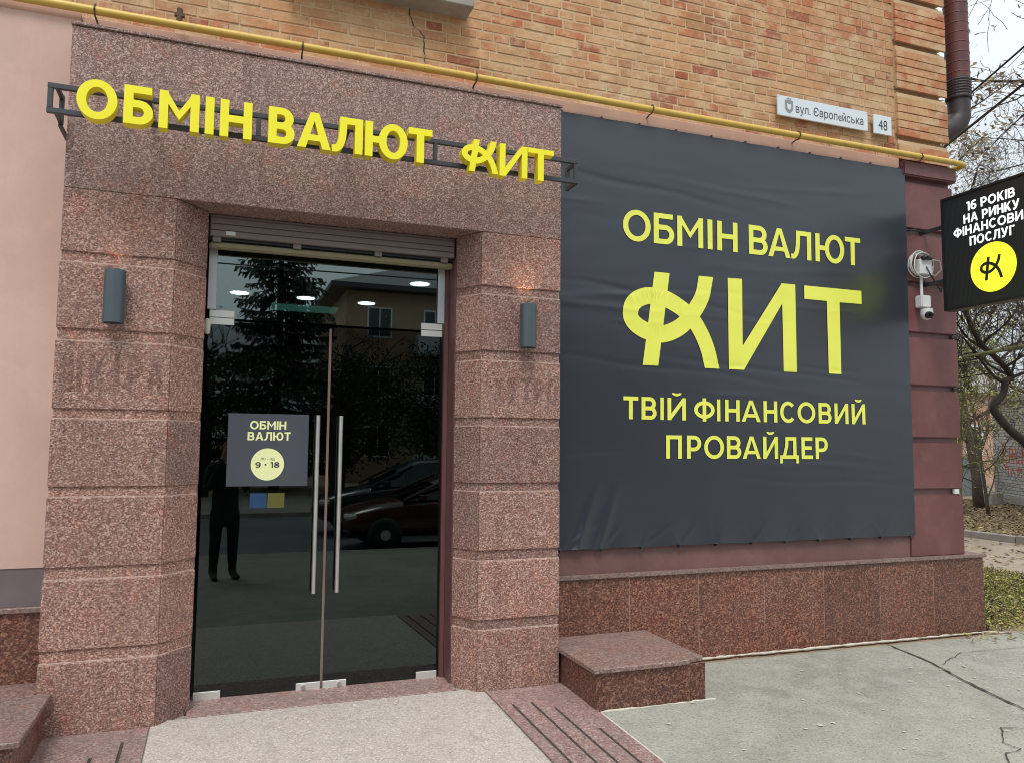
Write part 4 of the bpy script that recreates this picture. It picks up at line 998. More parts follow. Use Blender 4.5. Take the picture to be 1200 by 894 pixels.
# ================================================================== RIGHT BACKGROUND
M['bark'] = simple('dark_bark', (0.03, 0.023, 0.018), 0.9, 0, 0.35, 9, 0.5, 40)
M['bark_brown'] = simple('brown_bark', (0.085, 0.06, 0.045), 0.9, 0, 0.3, 9, 0.5, 40)
M['moss'] = simple('mossy_bark', (0.10, 0.105, 0.04), 0.95, 0, 0.4, 6, 0.5, 40)
M['leaf_y'] = simple('yellow_green_leaf', (0.30, 0.29, 0.05), 0.7, 0, 0.4, 3)
M['leaf_b'] = simple('brown_leaf', (0.17, 0.12, 0.055), 0.8, 0, 0.4, 3)
M['leaf_o'] = simple('pale_fallen_leaf', (0.34, 0.26, 0.13), 0.8, 0, 0.4, 3)
M['grass'] = simple('tired_grass', (0.15, 0.17, 0.04), 0.85, 0, 0.4, 2)
def rand_dir(rnd):
    while True:
        v = Vector((rnd.uniform(-1, 1), rnd.uniform(-1, 1), rnd.uniform(-1, 1)))
        if .1 < v.length < 1: return v.normalized()
def grow(mbs, tips, rnd, p, d, L, r, lev, maxl, upw=.12, wob=.28, dens=1.0):
    n = 6 if lev < 2 else 4
    pts = [p.copy()]; rs = [r]; q = p.copy(); dd = d.copy()
    for i in range(n):
        dd = (dd + rand_dir(rnd)*wob + Vector((0, 0, upw*.5))).normalized(); q = q + dd*(L/n); pts.append(q.copy()); rs.append(max(.0055, r*(1-.62*(i+1)/n)))
    mbs[0 if lev == 0 else 1].tube(pts, rs, 7 if lev == 0 else (5 if lev == 1 else 3), caps=False)
    if lev >= maxl: tips += pts[1:]; return
    k = int((5 if lev < 2 else 4) * dens + rnd.random())
    for j in range(k):
        t = .25 + .75*(j+rnd.random())/k; i = min(n-1, int(t*n)); a = pts[i].lerp(pts[i+1], t*n-i)
        ax = rand_dir(rnd); nd = (pts[i+1]-pts[i]).normalized(); nd = (nd*.65 + (ax - nd*ax.dot(nd)).normalized()*.85 + Vector((0, 0, upw))).normalized()
        grow(mbs, tips, rnd, a, nd, L*rnd.uniform(.45, .72), rs[i]*.55, lev+1, maxl, upw, wob, dens)
def per_cluster(p, per): return isinstance(per, int) and mnoise.noise(p*.55) < .18
def leaves(mb, pts, rnd, per, size, spread):
    for p in pts:
        if per_cluster(p, per): continue
        for _ in range(per if isinstance(per, int) else (1 if rnd.random() < per else 0)):
            c = p + Vector((rnd.gauss(0, spread), rnd.gauss(0, spread), rnd.gauss(0, spread)-spread*.3)); a = rand_dir(rnd)*size*rnd.uniform(.6, 1.3); b = a.orthogonal().normalized()*size*.45
            mb.add([c-a*.5, c+b*.5, c+a*.5, c-b*.5], [(0, 1, 2, 3)])
def bare_tree(lb, base, H, r, seed, leafmat='leaf_y', per=.1, maxl=4, d=(0, 0, 1), trunkmat='bark', dens=1.0, upw=.12, wob=.28, lsize=.07, name='bare_tree', path=None, group=None, first=.35):
    rnd = random.Random(seed); t = empty(name, base); tag(t, lb, 'tree', group)
    tm, bm_, lf = MB(), MB(), MB(); tips = []
    if path:
        P = [Vector(p)-Vector(base) for p in path]; rs = [r*(1-.6*i/len(P)) for i in range(len(P))]; tm.tube([tuple(p) for p in spline3(P)], lerp_list(rs, len(spline3(P))), 9)
    else:
        n = 8; P = [Vector((0, 0, -.1))]; dd = Vector(d).normalized(); rs = [r*1.25]
        for i in range(n): dd = (dd + rand_dir(rnd)*.09).normalized(); P.append(P[-1]+dd*H/n*.8); rs.append(r*(1-.62*(i+1)/n))
        tm.tube(P, rs, 10)
    n = len(P)-1
    for j in range(int(13*dens)):
        tt = first + (1-first)*(j+.5)/int(13*dens); i = min(n-1, int(tt*n)); a = P[i].lerp(P[i+1], tt*n-i); ang = j*2.4+rnd.random()
        nd = Vector((cos(ang), sin(ang), rnd.uniform(.15, .9))).normalized()
        grow([bm_, bm_], tips, rnd, a, nd, H*rnd.uniform(.26, .42)*(1.1-.5*tt), rs[i]*.5, 1, maxl, upw, wob, dens)
    tr_ = tm.build('trunk', M[trunkmat], t, smooth=True)
    bm_.build('branches', M[trunkmat], t)
    leaves(lf, tips, rnd, per, lsize, lsize*.7)
    if lf.v: o = lf.build('foliage', M[leafmat], t)
    return t
def spline3(P, n=4):
    P = [P[0]*2-P[1]] + P + [P[-1]*2-P[-2]]; out = []
    for i in range(1, len(P)-2):
        for k in range(n):
            t = k/n; a, b, c, d = P[i-1], P[i], P[i+1], P[i+2]; out.append(0.5*((2*b)+(c-a)*t+(2*a-5*b+4*c-d)*t*t+(3*b-a-3*c+d)*t**3))
    return out + [P[-2]]
def lerp_list(r, n): return [r[min(len(r)-1, int(i*(len(r)-1)/(n-1)))] for i in range(n)]
bare_tree('crooked dark tree leaning left over the dirt path, right edge of the picture', (13.3, 9, -.02), 4.0, .075, 5, 'leaf_y', .2, 5, path=[(13.3, 9, -.1), (12.75, 9, .9), (12.2, 9, 1.64), (11.84, 9, 1.88), (11.6, 9, 2.08), (11.47, 9, 2.26), (11.70, 9, 2.476), (11.76, 9, 2.67), (11.89, 9, 2.74), (11.73, 9, 2.92), (11.49, 9, 3.09), (11.2, 9, 3.3), (11.0, 9.1, 3.9), (10.9, 9.2, 4.6)], lsize=.05, dens=.9, first=.45, upw=.1)
bare_tree('slim straight tree trunk beside the pale gate', (19.7, 16, -.02), 9, .13, 12, 'leaf_y', .3, 5, trunkmat='bark_brown', lsize=.08, dens=.8, first=.12)
bare_tree('broad bare tree behind the white brick garage', (27, 19, -.02), 13, .2, 23, 'leaf_b', .35, 5, lsize=.10, dens=.85, first=.2)
bare_tree('tall bare tree far behind the pilaster corner', (25, 23, -.02), 15, .22, 31, 'leaf_b', .2, 5, lsize=.10, dens=.85, first=.2)
bare_tree('tree with hanging brown leaves overhanging from outside the right edge', (17, 10.0, -.02), 13.5, .2, 44, 'leaf_b', 9, 4, trunkmat='bark', lsize=.16, dens=.85, upw=-.08, first=.45)
bare_tree('bare tree beyond the garage roof at the right edge', (31, 19, -.02), 12, .18, 52, 'leaf_y', .2, 5, lsize=.10, dens=.8, first=.2)
bare_tree('bushy young tree with mossy stems right of the pilaster', (15.3, 12.9, -.02), 5.0, .05, 61, 'leaf_y', .5, 5, trunkmat='moss', lsize=.06, dens=.8, first=.1)
bare_tree('thin twiggy sapling with reddish brown stems in front of the gate', (17.8, 14.2, -.02), 4.6, .045, 67, 'leaf_y', .25, 5, trunkmat='bark_brown', lsize=.06, dens=.8, first=.08)
mt = MB().tube([(12.6, 8.2, 3.3), (12.0, 8.3, 3.26), (11.3, 8.6, 3.12), (10.6, 8.8, 2.98)], [.05, .045, .035, .015], 7).build('mossy_branch', M['moss'], None, smooth=True); tag(mt, 'yellow green mossy branch reaching in from the right edge under the projecting sign', 'branch')

# white brick garage
gd = Vector((-1.5, -2.1, 0)).normalized(); ga = math.atan2(gd.y, gd.x)
gar = empty('brick_garage', (22.98, 18.1, -.02), ga); tag(gar, 'low white brick garage with red painted scribble behind the crooked tree', 'garage')
k = NT('white_silicate_brick'); tcn = k.n('ShaderNodeTexCoord').outputs['Object']
mpn = k.n('ShaderNodeMapping', {0: tcn, 'Rotation': (R(90), 0, 0)}).outputs[0]
bk = k.n('ShaderNodeTexBrick', {'Vector': mpn, 'Color1': (.46, .44, .41, 1), 'Color2': (.36, .345, .32, 1), 'Mortar': (.13, .125, .115, 1), 'Scale': 1.0, 'Mortar Size': .012, 'Brick Width': .27, 'Row Height': .10})
M['silicate'] = k.set(k.mix(k.mr(k.noise(.7, 6), .4, .7, 0, .4), bk.outputs[0], (.25, .23, .2)), .9, 0, k.bump(bk.outputs[1], -.5, .01))
MB().box(0, 16, 0, 5, -.1, 3.0).build('wall', M['silicate'], gar)
MB().box(-.12, 16.1, -.14, 5.1, 3.0, 3.14).build('roof', M['concrete'], gar)
MB().box(0.05, 16, -.05, -.003, -.1, .25).build('base_course', M['concrete'], gar)
M['red_paint'] = simple('red_spray_paint', (0.42, 0.06, 0.04), 0.8, 0, .3, 4)
mb = MB(); f3 = lambda x, y, d: (x, -.006, y)
for P_, wd in (([(.9, 1.2), (.9, 1.75), (1.15, 1.8), (1.2, 1.55), (.95, 1.48), (1.22, 1.35), (1.15, 1.18), (.92, 1.2)], .09), ([(1.45, 1.2), (1.5, 1.62), (1.75, 1.6), (1.78, 1.2)], .09), ([(1.5, 1.4), (1.76, 1.4)], .07), ([(2.0, 1.7), (2.05, 1.2), (2.3, 1.25)], .1), ([(2.5, 1.15), (2.55, 1.7), (2.8, 1.6), (2.6, 1.42)], .09),
               ([(1.1, .85), (1.1, 1.08), (1.35, 1.08), (1.35, .82)], .08), ([(1.55, .85), (1.7, 1.05), (1.9, .85)], .08), ([(2.1, .85), (2.15, 1.05), (2.45, 1.0), (2.4, .8)], .09)):
    letter_mesh(mb, strokes(P_, wd), f3)
raw_build(mb, 'red_scribble', M['red_paint'], gar)
gt = empty('yard_gate', (22.75, 18.35, -.02), R(180)); tag(gt, 'pale blue grey sheet metal gate between the slim trunk and the garage', 'gate')
for i in range(2):
    MB().box(.04+i*1.3, 1.26+i*1.3, -.01, .01, .12, 1.32).build('gate_panel', M['rail_blue'], gt)
    MB().box(i*1.3, .035+i*1.3, -.03, .03, 0, 1.42).build('gate_post', M['rail_blue'], gt)
    m2 = MB(); m2.tube([(.25+.8*a/10+i*1.3, -.02 if False else .02, .7+.35*sin(pi*a/10)) for a in range(11)], .015, 5); m2.build('gate_ornament', M['metal_dark'], gt)
tag(MB().box(20.9, 21.45, 16.6, 17.0, -.05, .35).build('concrete_block', M['concrete'], bevel=.04), 'weathered concrete block on the ground at the foot of the garage', 'concrete block')
hb = empty('ochre_house', (30, 27, 0)); tag(hb, 'pale ochre house wall glimpsed behind the gate and trees', 'house')
MB().box(-5, 6, 0, 6, -.1, 4.2).build('wall', M['band'], hb)
MB().add([(-5.4, -.4, 4.2), (6.4, -.4, 4.2), (6.4, 6.4, 4.2), (-5.4, 6.4, 4.2), (-5.4, 3, 6.2), (6.4, 3, 6.2)], [(0, 1, 5, 4), (2, 3, 4, 5), (1, 2, 5), (3, 0, 4), (0, 3, 2, 1)]).build('roof', M['concrete'], hb)
for x in (-3.5, -.5, 2.5): w_ = MB().box(x, x+1.1, -.04, -.003, 1.3, 2.7).build('window', M['white_paint'], hb); MB().box(x+.1, x+1.0, -.05, -.041, 1.4, 2.6).build('pane', M['car_glass'], w_)
# path, kerb and litter
sheet('dirt_path', [9.9, 13.0], lin(5.3, 40, 8), lambda x, y: zterr(x, y)+.006, M['path'])
for i in range(14):
    y0_ = 5.4 + i*1.5
    tag(MB().box(13.0, 13.12, y0_, y0_+1.488, -.1, .09 + .006*(i % 3)).build('kerb_stone', M['concrete'], bevel=.012), kind='structure')
rnd = random.Random(9)
def litter(name, n, fx, sizes, mats, lb, cat):
    mb = MB()
    for i in range(n):
        x, y = fx(); s_ = rnd.uniform(*sizes); a = rnd.random()*6.3; z = (zterr(x, y) if y > 5.13 else gz(x, y)) + rnd.uniform(.008, .035); tx, ty = rnd.uniform(-.5, .5)*s_, rnd.uniform(-.5, .5)*s_
        c, d = cos(a)*s_, sin(a)*s_; mb.cur = rnd.randrange(len(mats))
        mb.add([(x-c, y-d, z-tx*.4+.0), (x+d*.55, y-c*.55, z+ty*.5+.01), (x+c, y+d, z+tx), (x-d*.55, y+c*.55, z+.012)], [(0, 1, 2, 3)])
    o = mb.build(name, [M[m] for m in mats]); tag(o, lb, cat, kind='stuff')
litter('fallen_leaves', 13000, lambda: (rnd.uniform(6.5, 9.9), rnd.triangular(5.15, 9.5, 5.6)), (.014, .034), ['leaf_o', 'leaf_y', 'leaf_b'], 'yellow fallen leaves on the grassy bed right of the plinth', 'fallen leaves')
litter('fallen_leaves', 20000, lambda: (rnd.uniform(13.1, 22.5), rnd.uniform(8, 19)), (.025, .06), ['leaf_o', 'leaf_b', 'leaf_b'], 'brown fallen leaves covering the slope beyond the kerb', 'fallen leaves')
litter('fallen_leaves', 500, lambda: (rnd.uniform(9.9, 13), rnd.uniform(6, 14)), (.03, .06), ['leaf_o', 'leaf_b'], 'scattered fallen leaves along the dirt path', 'fallen leaves')
litter('fallen_leaves', 90, lambda: (rnd.uniform(5.9, 7.4), rnd.uniform(4.85, 5.12)), (.012, .032), ['leaf_o', 'leaf_b', 'leaf_y'], 'small dry leaves caught where the plinth corner meets the pavement', 'fallen leaves')
mb = MB()
for i in range(9000):
    x, y = rnd.uniform(6.5, 9.9), rnd.triangular(5.12, 9.5, 5.6); z = zterr(x, y)-.002; h = rnd.uniform(.04, .10); a = rnd.random()*6.3; dx, dy = cos(a)*.006, sin(a)*.006
    mb.add([(x-dx, y-dy, z), (x+dx, y+dy, z), (x+rnd.uniform(-.04, .04), y+rnd.uniform(-.04, .04), z+h)], [(0, 1, 2)])
tag(mb.build('grass_tufts', M['grass']), 'tired green grass in the bed right of the plinth', 'grass', kind='stuff')
mb = MB()
for i in range(260):
    x, y = rnd.uniform(2.4, 7.5), rnd.uniform(2.6, 5.1); s_ = rnd.uniform(.004, .014)*(1.6 if rnd.random() < .15 else 1); z = gz(x, y)+.007; a = rnd.random()*6
    mb.add([(x+s_*cos(a+k*1.26)*rnd.uniform(.6, 1.2), y+s_*sin(a+k*1.26)*rnd.uniform(.6, 1.2), z) for k in range(5)], [(0, 1, 2, 3, 4)])
tag(mb.build('pavement_specks', M['plaster_white']), 'pale plaster specks scattered on the asphalt by the plinth', 'specks', kind='stuff')

# ================================================================== ACROSS THE STREET (seen in the door glass)
M['needle'] = simple('dark_needles', (0.022, 0.04, 0.022), 0.8, 0, .4, 4)
M['evergreen'] = simple('dark_evergreen_leaf', (0.04, 0.07, 0.03), 0.8, 0, .5, 2)
def spruce(lb, base, H, rad, seed):
    rnd = random.Random(seed); t = empty('spruce_tree', base); tag(t, lb, 'tree'); tk = MB().tube([(0, 0, -.2), (.05, 0, H*.5), (0, 0, H)], [.25, .15, .02], 9); tk.build('trunk', M['bark'], t)
    br, nd = MB(), MB(); z = 1.2
    while z < H-.3:
        L = rad*(1-z/H)**.8+.15
        for j in range(7):
            a = rnd.random()*6.3; l = L*rnd.uniform(.75, 1.1); P = [Vector((0, 0, z))]
            for i in range(1, 6): u_ = i/5; P.append(Vector((cos(a)*l*u_, sin(a)*l*u_, z - l*.32*u_ + l*.22*u_*u_)))
            br.tube(P, [.03, .025, .02, .015, .01, .006], 3, caps=False)
            for i in range(int(l*20)+4):
                u_ = rnd.uniform(.12, 1); q = P[min(4, int(u_*5))].lerp(P[min(5, int(u_*5)+1)], u_*5-int(u_*5) if u_ < 1 else 1)
                w_ = .42*(1.15-u_)*min(1.2, l*.6)+.08; side = Vector((-sin(a), cos(a), 0))*rnd.choice((-1, 1)); e_ = q + side*w_*rnd.uniform(.3, 1) + Vector((cos(a)*.12, sin(a)*.12, -rnd.uniform(.1, .45)*(.4+w_)))
                d_ = Vector((cos(a), sin(a), 0))*.05
                nd.add([q-d_, q+d_, e_+d_*.5+Vector((0, 0, .0)), e_-d_*.6], [(0, 1, 2, 3)])
        z += .30
    br.build('branches', M['bark'], t); nd.build('foliage', M['needle'], t)
spruce('tall spruce across the street reflected in the transom glass', (2.25, -25, -.42), 15.5, 3.6, 3)
def bushy(lb, base, H, rad, seed, n=5200, leaf='evergreen', ls=.20):
    rnd = random.Random(seed); t = empty('dense_tree', base); tag(t, lb, 'tree'); tm, bm_, lf = MB(), MB(), MB(); tm.tube([(0, 0, -.1), (.1, 0, H*.35), (0, .1, H*.8)], [.2, .15, .04], 8); tips = []
    for j in range(9):
        a = j*2.4; grow([bm_, bm_], tips, rnd, Vector((0, 0, H*(.22+.07*j))), Vector((cos(a), sin(a), .5)).normalized(), rad*.9, .07, 1, 3, .1, .25, .8)
    tm.build('trunk', M['bark'], t); bm_.build('branches', M['bark'], t)
    cl = [Vector((rnd.gauss(0, rad*.42), rnd.gauss(0, rad*.42), H*rnd.uniform(.2, .95))) for _ in range(46)]
    for i in range(n):
        c = rnd.choice(cl) + Vector((rnd.gauss(0, .34), rnd.gauss(0, .34), rnd.gauss(0, .3)))*rad*.42; a = rand_dir(rnd)*ls*rnd.uniform(.6, 1.3); b = a.orthogonal().normalized()*ls*.5
        lf.add([c-a*.5, c+b*.5, c+a*.5, c-b*.5], [(0, 1, 2, 3)])
    lf.build('foliage', M[leaf], t)
for i, (x, y, H, r_, lb) in enumerate(((-4.5, -21, 6.8, 3.0, 'dense dark tree across the street, left of the spruce'), (-.5, -19.5, 5.6, 2.6, 'rounded dark tree across the street in front of the spruce'), (4.2, -19, 5.2, 2.6, 'low dark tree across the street, right of the spruce'), (8.5, -20, 6.0, 2.8, 'dense dark tree across the street in front of the balconies'), (13.5, -21, 6.5, 3.2, 'dense dark tree across the street at the right end of the balcony house'), (-10, -22, 8, 3.6, 'tall dense tree across the street, far left'))):
    bushy(lb, (x, y, -.42), H, r_, 70+i)
bare_tree('bare tree across the street reflected at the left of the door', (-1.8, -15.5, -.42), 7.5, .14, 81, 'leaf_y', .1, 4, dens=.85)
bare_tree('bare tree across the street standing between the cars and the spruce', (3.6, -16, -.42), 7.0, .13, 83, 'leaf_y', .1, 4, dens=.85)
# ochre apartment house
hs = empty('apartment_house', (5.9, -30, -.42), 0); tag(hs, 'ochre apartment house with white balconies across the street', 'house')
M['ochre'] = stucco('ochre_render', (0.34, 0.25, 0.16), .1, .1); M['dark_roof'] = simple('dark_metal_roof', (0.03, 0.03, 0.032), .6)
MB().box(0, 22, -12, 0, 0, 9.9).build('wall', M['ochre'], hs)
MB().prism([(-.9, .9), (22.9, .9), (22.9, -12.9), (-.9, -12.9)], 9.9, 10.15).build('eaves', M['dark_roof'], hs)
MB().add([(-.9, .9, 10.15), (22.9, .9, 10.15), (22.9, -12.9, 10.15), (-.9, -12.9, 10.15), (4, -6, 12.6), (18, -6, 12.6)], [(0, 1, 5, 4), (2, 3, 4, 5), (1, 2, 5), (3, 0, 4)]).build('roof', M['dark_roof'], hs)
for fl in range(3):
    for i in range(7):
        x = 1.1+i*3.0; z = 1.3+fl*3.1
        w_ = MB().box(x, x+1.3, .003, .05, z, z+1.6).build('window', M['white_paint'], hs)
        for a in (0, 1): MB().box(x+.08+a*.6, x+.62+a*.6, .051, .06, z+.08, z+1.52).build('pane', M['car_glass'], w_)
        if i % 3 == 1:
            b_ = MB().box(x-.5, x+1.8, .004, 1.0, z-.95, z-.83).build('balcony', M['concrete'], hs)
            MB().box(x-.5, x+1.8, .94, 1.0, z-.83, z+.12).build('railing', M['white_paint'], b_)
            for xx in (x-.5, x+1.75): MB().box(xx, xx+.05, .004, .94, z-.83, z+.12).build('railing', M['white_paint'], b_)
# street lamp
sl = empty('street_lamp', (6.2, -12.2, -.3)); tag(sl, 'grey street lamp post with curved arm across the street', 'street lamp')
MB().tube([(0, 0, 0), (0, 0, 4), (0, 0, 7.6)], [.09, .07, .05], 10).build('pole', M['metal_dark'], sl)
MB().tube([(0, 0, 7.55), (0, .1, 8.1), (0, .5, 8.5), (0, 1.1, 8.6)], .035, 8).build('arm', M['metal_dark'], sl)
mb = MB(); mb.lathe([(.03, .22), (.09, .16), (.15, .05), (.17, 0)], (0, 1.2, 8.4), 14); mb.build('lamp_head', M['metal_dark'], sl)
for z, yy in ((8.6, -12.4), (8.0, -12.4), (7.3, -12.6)):
    cable(sag((-40, yy, z), (45, yy, z+.4), .9, 30), .022, {8.6: 'highest', 8.0: 'middle', 7.3: 'lowest'}[z] + ' of three black wires strung along the far side of the street', 'street_wire', 'black', 5)

# cars
def car(lb, loc, rz, paint, suv=False):
    t = empty('parked_car', loc, rz); tag(t, lb, 'car')
    k_ = 1.12 if suv else 1.0
    # stations: x, half width, sill z, belt z, roof half width, roof z
    st = [(-2.10, .62, .42, .62, .0, .62), (-2.02, .76, .30, .70, .0, .70), (-1.55, .86, .26, .84, .0, .84), (-.85, .88, .24, .93, .0, .93), (-.35, .89, .24, .95, .60, 1.22), (.10, .89, .24, .96, .62, 1.42), (.9, .89, .24, .98, .63, 1.46), (1.55, .88, .26, 1.0, .58, 1.34), (1.95, .84, .30, 1.0, .45, 1.06), (2.10, .74, .40, .92, .0, .92)]
    rows_ = []
    for (x, hw, zs, zb, rw, zr) in st:
        zb *= k_; row_ = [(x, -hw*.9, zs), (x, -hw, zs+.14), (x, -hw, (zs+zb)/2+.05), (x, -hw*.96, zb-.03), (x, -hw*.84, zb+.01), (x, 0, zb+.045), (x, hw*.84, zb+.01), (x, hw*.96, zb-.03), (x, hw, (zs+zb)/2+.05), (x, hw, zs+.14), (x, hw*.9, zs)]
        rows_.append(row_)
    n = 11; vs = [p for r in rows_ for p in r]; fs = [(i*n+j, i*n+(j+1) % n, (i+1)*n+(j+1) % n, (i+1)*n+j) for i in range(len(st)-1) for j in range(n)] + [tuple(range(n))[::-1], tuple(range((len(st)-1)*n, len(st)*n))]
    b = MB().add(vs, fs).build('body', paint, t); smooth_angle(b, .75)
    m_ = b.modifiers.new('s', 'SUBSURF'); m_.levels = m_.render_levels = 1
    C = [s for s in st if s[4] > 0]; C = [(-1.0, 0, 0, .93, .80, .97/k_)] + C
    gh, rf = MB(), MB(); vs = []
    for (x, hw, zs, zb, rw, zr) in C: zb *= k_; zr *= k_; vs += [(x, -.80, zb), (x, -(rw+.02), zr-.03), (x, rw+.02, zr-.03), (x, .80, zb)]
    gh.add(vs, [(i*4+j, i*4+j+1, i*4+5+j, i*4+4+j) for i in range(len(C)-1) for j in range(3)] + [(0, 3, 2, 1), tuple(len(vs)-4+q for q in (0, 1, 2, 3))])
    g = gh.build('glasshouse', M['car_glass'], t)
    R_ = [c for c in C if c[5] > 1.2]; vs = []
    for (x, hw, zs, zb, rw, zr) in R_: zr *= k_; vs += [(x, -rw-.03, zr-.05), (x, -rw*.7, zr+.005), (x, 0, zr+.03), (x, rw*.7, zr+.005), (x, rw+.03, zr-.05)]
    rf.add(vs, [(i*5+j, i*5+j+1, i*5+6+j, i*5+5+j) for i in range(len(R_)-1) for j in range(4)]); smooth_angle(rf.build('roof', paint, t), 1.2)
    for s_ in (-1, 1):
        for (a, c) in (((-1.0, .95), (-.05, 1.36)), ((.55, .97), (.62, 1.42)), ((1.5, 1.33), (2.0, 1.0))):
            MB().tube([(a[0], s_*.80 if a[1] < 1.1 else s_*.62, a[1]*k_), (c[0], s_*.66 if c[1] > 1.1 else s_*.78, c[1]*k_)], .028, 5).build('pillar', paint, t)
        for x in (-1.35, 1.32):
            wh = MB().lathe([(.20, -.10), (.315, -.09), (.325, 0), (.315, .09), (.20, .10)], (x, s_*.80, .325), 24, 'Y').build('wheel', M['black'], t, smooth=True)
            MB().lathe([(.03, -.11), (.19, -.085), (.20, 0), (.19, .085), (.03, .11)], (x, s_*.80, .325), 12, 'Y').build('rim', M['alu'], wh)
        MB().box(-2.06, -1.84, s_*.62-.14, s_*.62+.14, .60*k_, .70*k_).build('headlight', M['white_plastic'], t, bevel=.03)
        MB().box(1.98, 2.09, s_*.66-.1, s_*.66+.1, .72*k_, .90*k_).build('tail_light', M['red_paint'], t, bevel=.03)
        MB().box(-.75, -.6, s_*.93-.07, s_*.93+.07, .95*k_, 1.06*k_).build('wing_mirror', paint, t, bevel=.02)
    MB().box(-2.12, -2.05, -.45, .45, .40, .55).build('grille', M['black'], t)
    return t
P1 = simple('dark_red_car_paint', (.055, .012, .014), .18, 0, .03, 2, spec=.8); P2 = simple('dark_blue_car_paint', (.018, .022, .03), .2, 0, .03, 2, spec=.8)
car('dark red hatchback parked at the kerb behind the photographer', (4.25, -4.6, -.40), R(0), P1)
car('near black car parked beyond the dark red hatchback', (4.1, -7.2, -.40), R(0), P2, True)

# ================================================================== THE PHOTOGRAPHER (reflected in the door)
def skin(name, chains, mat, parent, sub=2, root=0):
    """chains: list of [(pos, (rx, ry)), ...]; shared joints are welded by position"""
    vs, es, rd, ix = [], [], [], {}
    for ch in chains:
        pv_ = None
        for p, r in ch:
            key = tuple(round(c, 4) for c in p)
            if key not in ix: ix[key] = len(vs); vs.append(p); rd.append(r if isinstance(r, tuple) else (r, r))
            if pv_ is not None: es.append((pv_, ix[key]))
            pv_ = ix[key]
    me = bpy.data.meshes.new(name); me.from_pydata(vs, es, []); o = bpy.data.objects.new(name, me); COL.objects.link(o)
    m = o.modifiers.new('skin', 'SKIN'); m.use_smooth_shade = True
    for i, r in enumerate(rd): me.skin_vertices[0].data[i].radius = r
    for v in me.skin_vertices[0].data: v.use_root = False
    me.skin_vertices[0].data[root].use_root = True
    m2 = o.modifiers.new('sub', 'SUBSURF'); m2.levels = m2.render_levels = sub
    dg = bpy.context.evaluated_depsgraph_get(); me2 = bpy.data.meshes.new_from_object(o.evaluated_get(dg)); bpy.data.objects.remove(o)
    me2.name = name; me2.materials.clear(); me2.materials.append(mat)
    for p in me2.polygons: p.use_smooth = True
    o = bpy.data.objects.new(name, me2); COL.objects.link(o); o.parent = parent; return o
M['skin'] = simple('skin', (.48, .28, .20), .55, 0, .06, 20); M['coat'] = simple('black_coat_cloth', (.024, .024, .028), .85, 0, .2, 12, .3, 200)
M['trousers'] = simple('black_trousers', (.018, .018, .022), .85, 0, .2, 12); M['hair'] = simple('dark_brown_hair', (.03, .018, .012), .6, 0, .3, 60); M['boot'] = simple('black_boot_leather', (.01, .01, .01), .4)
ps = empty('person', (.10, -.36, gz(.1, -.36)), -YAW*.6); tag(ps, 'person in a black coat and trousers holding up a phone, reflected in the door glass', 'person')
Z = 1.0
arm = lambda s: [((0, 0, 1.45), (.10, .085)), ((s*.12, 0, 1.475), (.07, .065)), ((s*.19, 0, 1.45), (.058, .055)), ((s*.245, .04, 1.20), (.046, .046)), ((s*.235, .10, 1.16), (.042, .042)), ((s*.15, .24, 1.42), (.034, .032)), ((s*.105, .305, 1.62), (.024, .028)), ((s*.098, .322, 1.665), (.030, .016)), ((s*.092, .335, 1.715), (.036, .014))]
leg = lambda s: [((0, 0, .98), (.15, .11)), ((s*.09, 0, .92), (.095, .095)), ((s*.105, .01, .72), (.078, .08)), ((s*.11, .015, .50), (.055, .06)), ((s*.115, -.01, .34), (.053, .058)), ((s*.12, -.01, .11), (.036, .04)), ((s*.125, .0, .05), (.04, .045)), ((s*.135, .12, .035), (.042, .03)), ((s*.14, .19, .03), (.032, .02))]
spine = [((0, 0, .98), (.15, .11)), ((0, 0, 1.12), (.135, .10)), ((0, 0, 1.30), (.15, .105)), ((0, 0, 1.45), (.10, .085)), ((0, .01, 1.54), (.052, .055)), ((0, .02, 1.62), (.055, .06)), ((0, .025, 1.70), (.074, .088)), ((0, .02, 1.79), (.066, .08))]
body = skin('body', [spine, arm(1), arm(-1), leg(1), leg(-1)], M['skin'], ps)
for s in (1, -1):
    for i, (dx, l, bd) in enumerate(((-.026, .068, .2), (-.009, .076, .3), (.009, .072, .4), (.025, .056, .5))):
        b0 = Vector((s*.092 + s*dx*.9, .338, 1.742 - abs(dx)*.2)); 
        j1 = b0 + Vector((-s*.006, .012, l*.42)); j2 = j1 + Vector((-s*.016, .014, l*.26)); j3 = j2 + Vector((-s*.018, .002, l*.10))
        skin('finger', [[(tuple(b0 - Vector((0, .004, .02))), .009), (tuple(b0), .009), (tuple(j1), .0085), (tuple(j2), .008), (tuple(j3), .007)]], M['skin'], body, 1)
    a = Vector((s*.065, .335, 1.70)); skin('thumb', [[(tuple(a+Vector((s*.018, 0, -.01))), .012), (tuple(a), .011), (tuple(a+Vector((-s*.012, -.012, .028))), .010), (tuple(a+Vector((-s*.016, -.010, .052))), .008)]], M['skin'], body, 1)
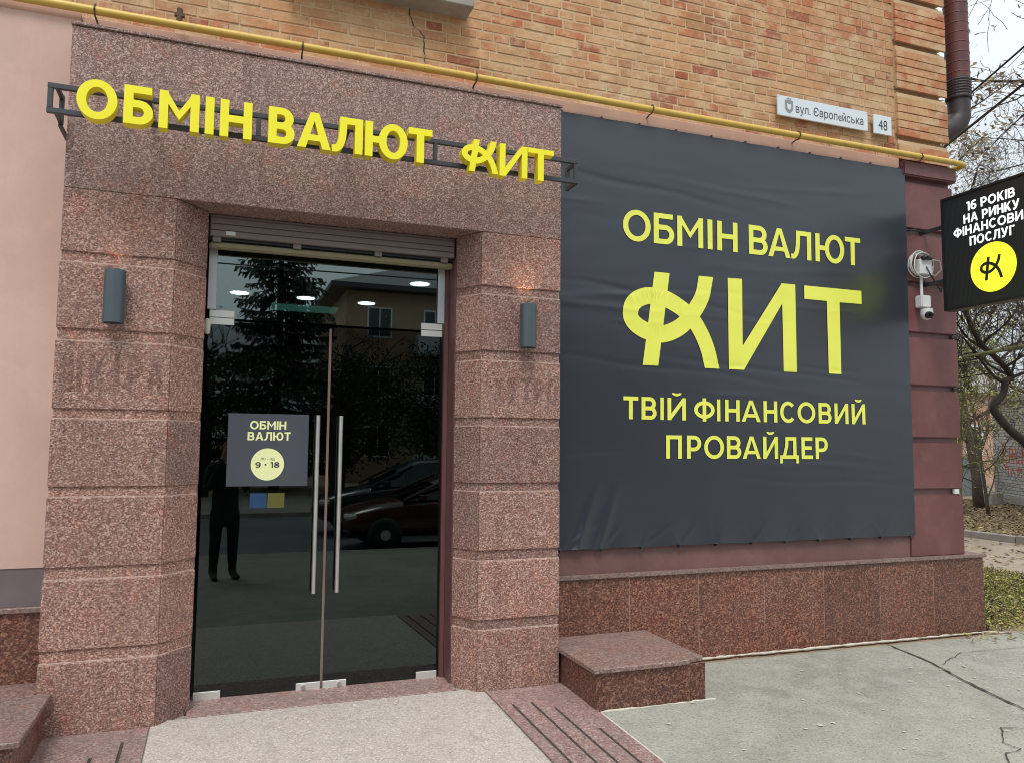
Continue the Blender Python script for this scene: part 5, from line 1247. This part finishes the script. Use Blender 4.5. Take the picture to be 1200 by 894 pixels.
coat = skin('coat', [[((0, -.0, .66), (.215, .17)), ((0, 0, .80), (.205, .16)), ((0, 0, .98), (.185, .145)), ((0, 0, 1.15), (.17, .135)), ((0, 0, 1.32), (.18, .135)), ((0, 0, 1.45), (.125, .105)), ((0, .008, 1.52), (.075, .075))]] +
            [[((0, 0, 1.45), (.125, .105)), ((s*.12, 0, 1.475), (.09, .085)), ((s*.195, 0, 1.45), (.078, .075)), ((s*.25, .04, 1.20), (.062, .062)), ((s*.24, .10, 1.16), (.06, .06)), ((s*.15, .24, 1.42), (.048, .046)), ((s*.115, .29, 1.575), (.038, .038))] for s in (1, -1)], M['coat'], ps, root=2)
for s in (1, -1):
    skin('trouser_leg', [[((s*.07, 0, .95), (.115, .115)), ((s*.105, .01, .72), (.092, .095)), ((s*.11, .015, .50), (.070, .075)), ((s*.115, -.01, .34), (.066, .07)), ((s*.12, -.01, .14), (.055, .06))]], M['trousers'], ps)
    skin('boot', [[((s*.12, -.01, .20), (.058, .062)), ((s*.123, -.015, .08), (.052, .062)), ((s*.13, .08, .045), (.05, .042)), ((s*.138, .18, .036), (.048, .034)), ((s*.141, .235, .032), (.035, .026))]], M['boot'], ps)
hd = MB()
ha = skin('hair', [[((0, -.015, 1.60), (.07, .05)), ((0, -.025, 1.70), (.085, .075)), ((0, 0, 1.79), (.083, .088)), ((0, .02, 1.825), (.06, .07))]], M['hair'], ps)
M['eye'] = simple('eye_white', (.6, .6, .6), .3)
for s in (1, -1):
    MB().lathe([(.002, -.009), (.009, -.005), (.0125, 0), (.009, .005), (.002, .009)], (s*.030, .098, 1.715), 12, 'Y').build('eye', M['eye'], ps, smooth=True)
    MB().lathe([(.002, -.010), (.012, -.008), (.018, 0), (.012, .02), (.004, .03)], (s*.083, .02, 1.695), 10).build('ear', M['skin'], ps, smooth=True)
MB().add([(-.012, .105, 1.672), (.012, .105, 1.672), (0, .130, 1.676), (0, .102, 1.722)], [(0, 1, 2), (1, 3, 2), (3, 0, 2), (0, 3, 1)]).build('nose', M['skin'], ps)
MB().tube([(-.022, .100, 1.645), (0, .109, 1.643), (.022, .100, 1.645)], [.003, .006, .003], 6).build('mouth', simple('lips', (.35, .12, .11), .5), ps, smooth=True)
# phone: held right behind the viewpoint, its back toward the door
ph = MB().box(-.078, .078, -.037, .037, .020, .028).build('phone', M['black'], None, bevel=.006, seg=3)
ph.matrix_world = CM @ Matrix.Translation((.052, .012, 0)); tag(ph, 'black phone held up in both hands by the person in the street', 'phone')
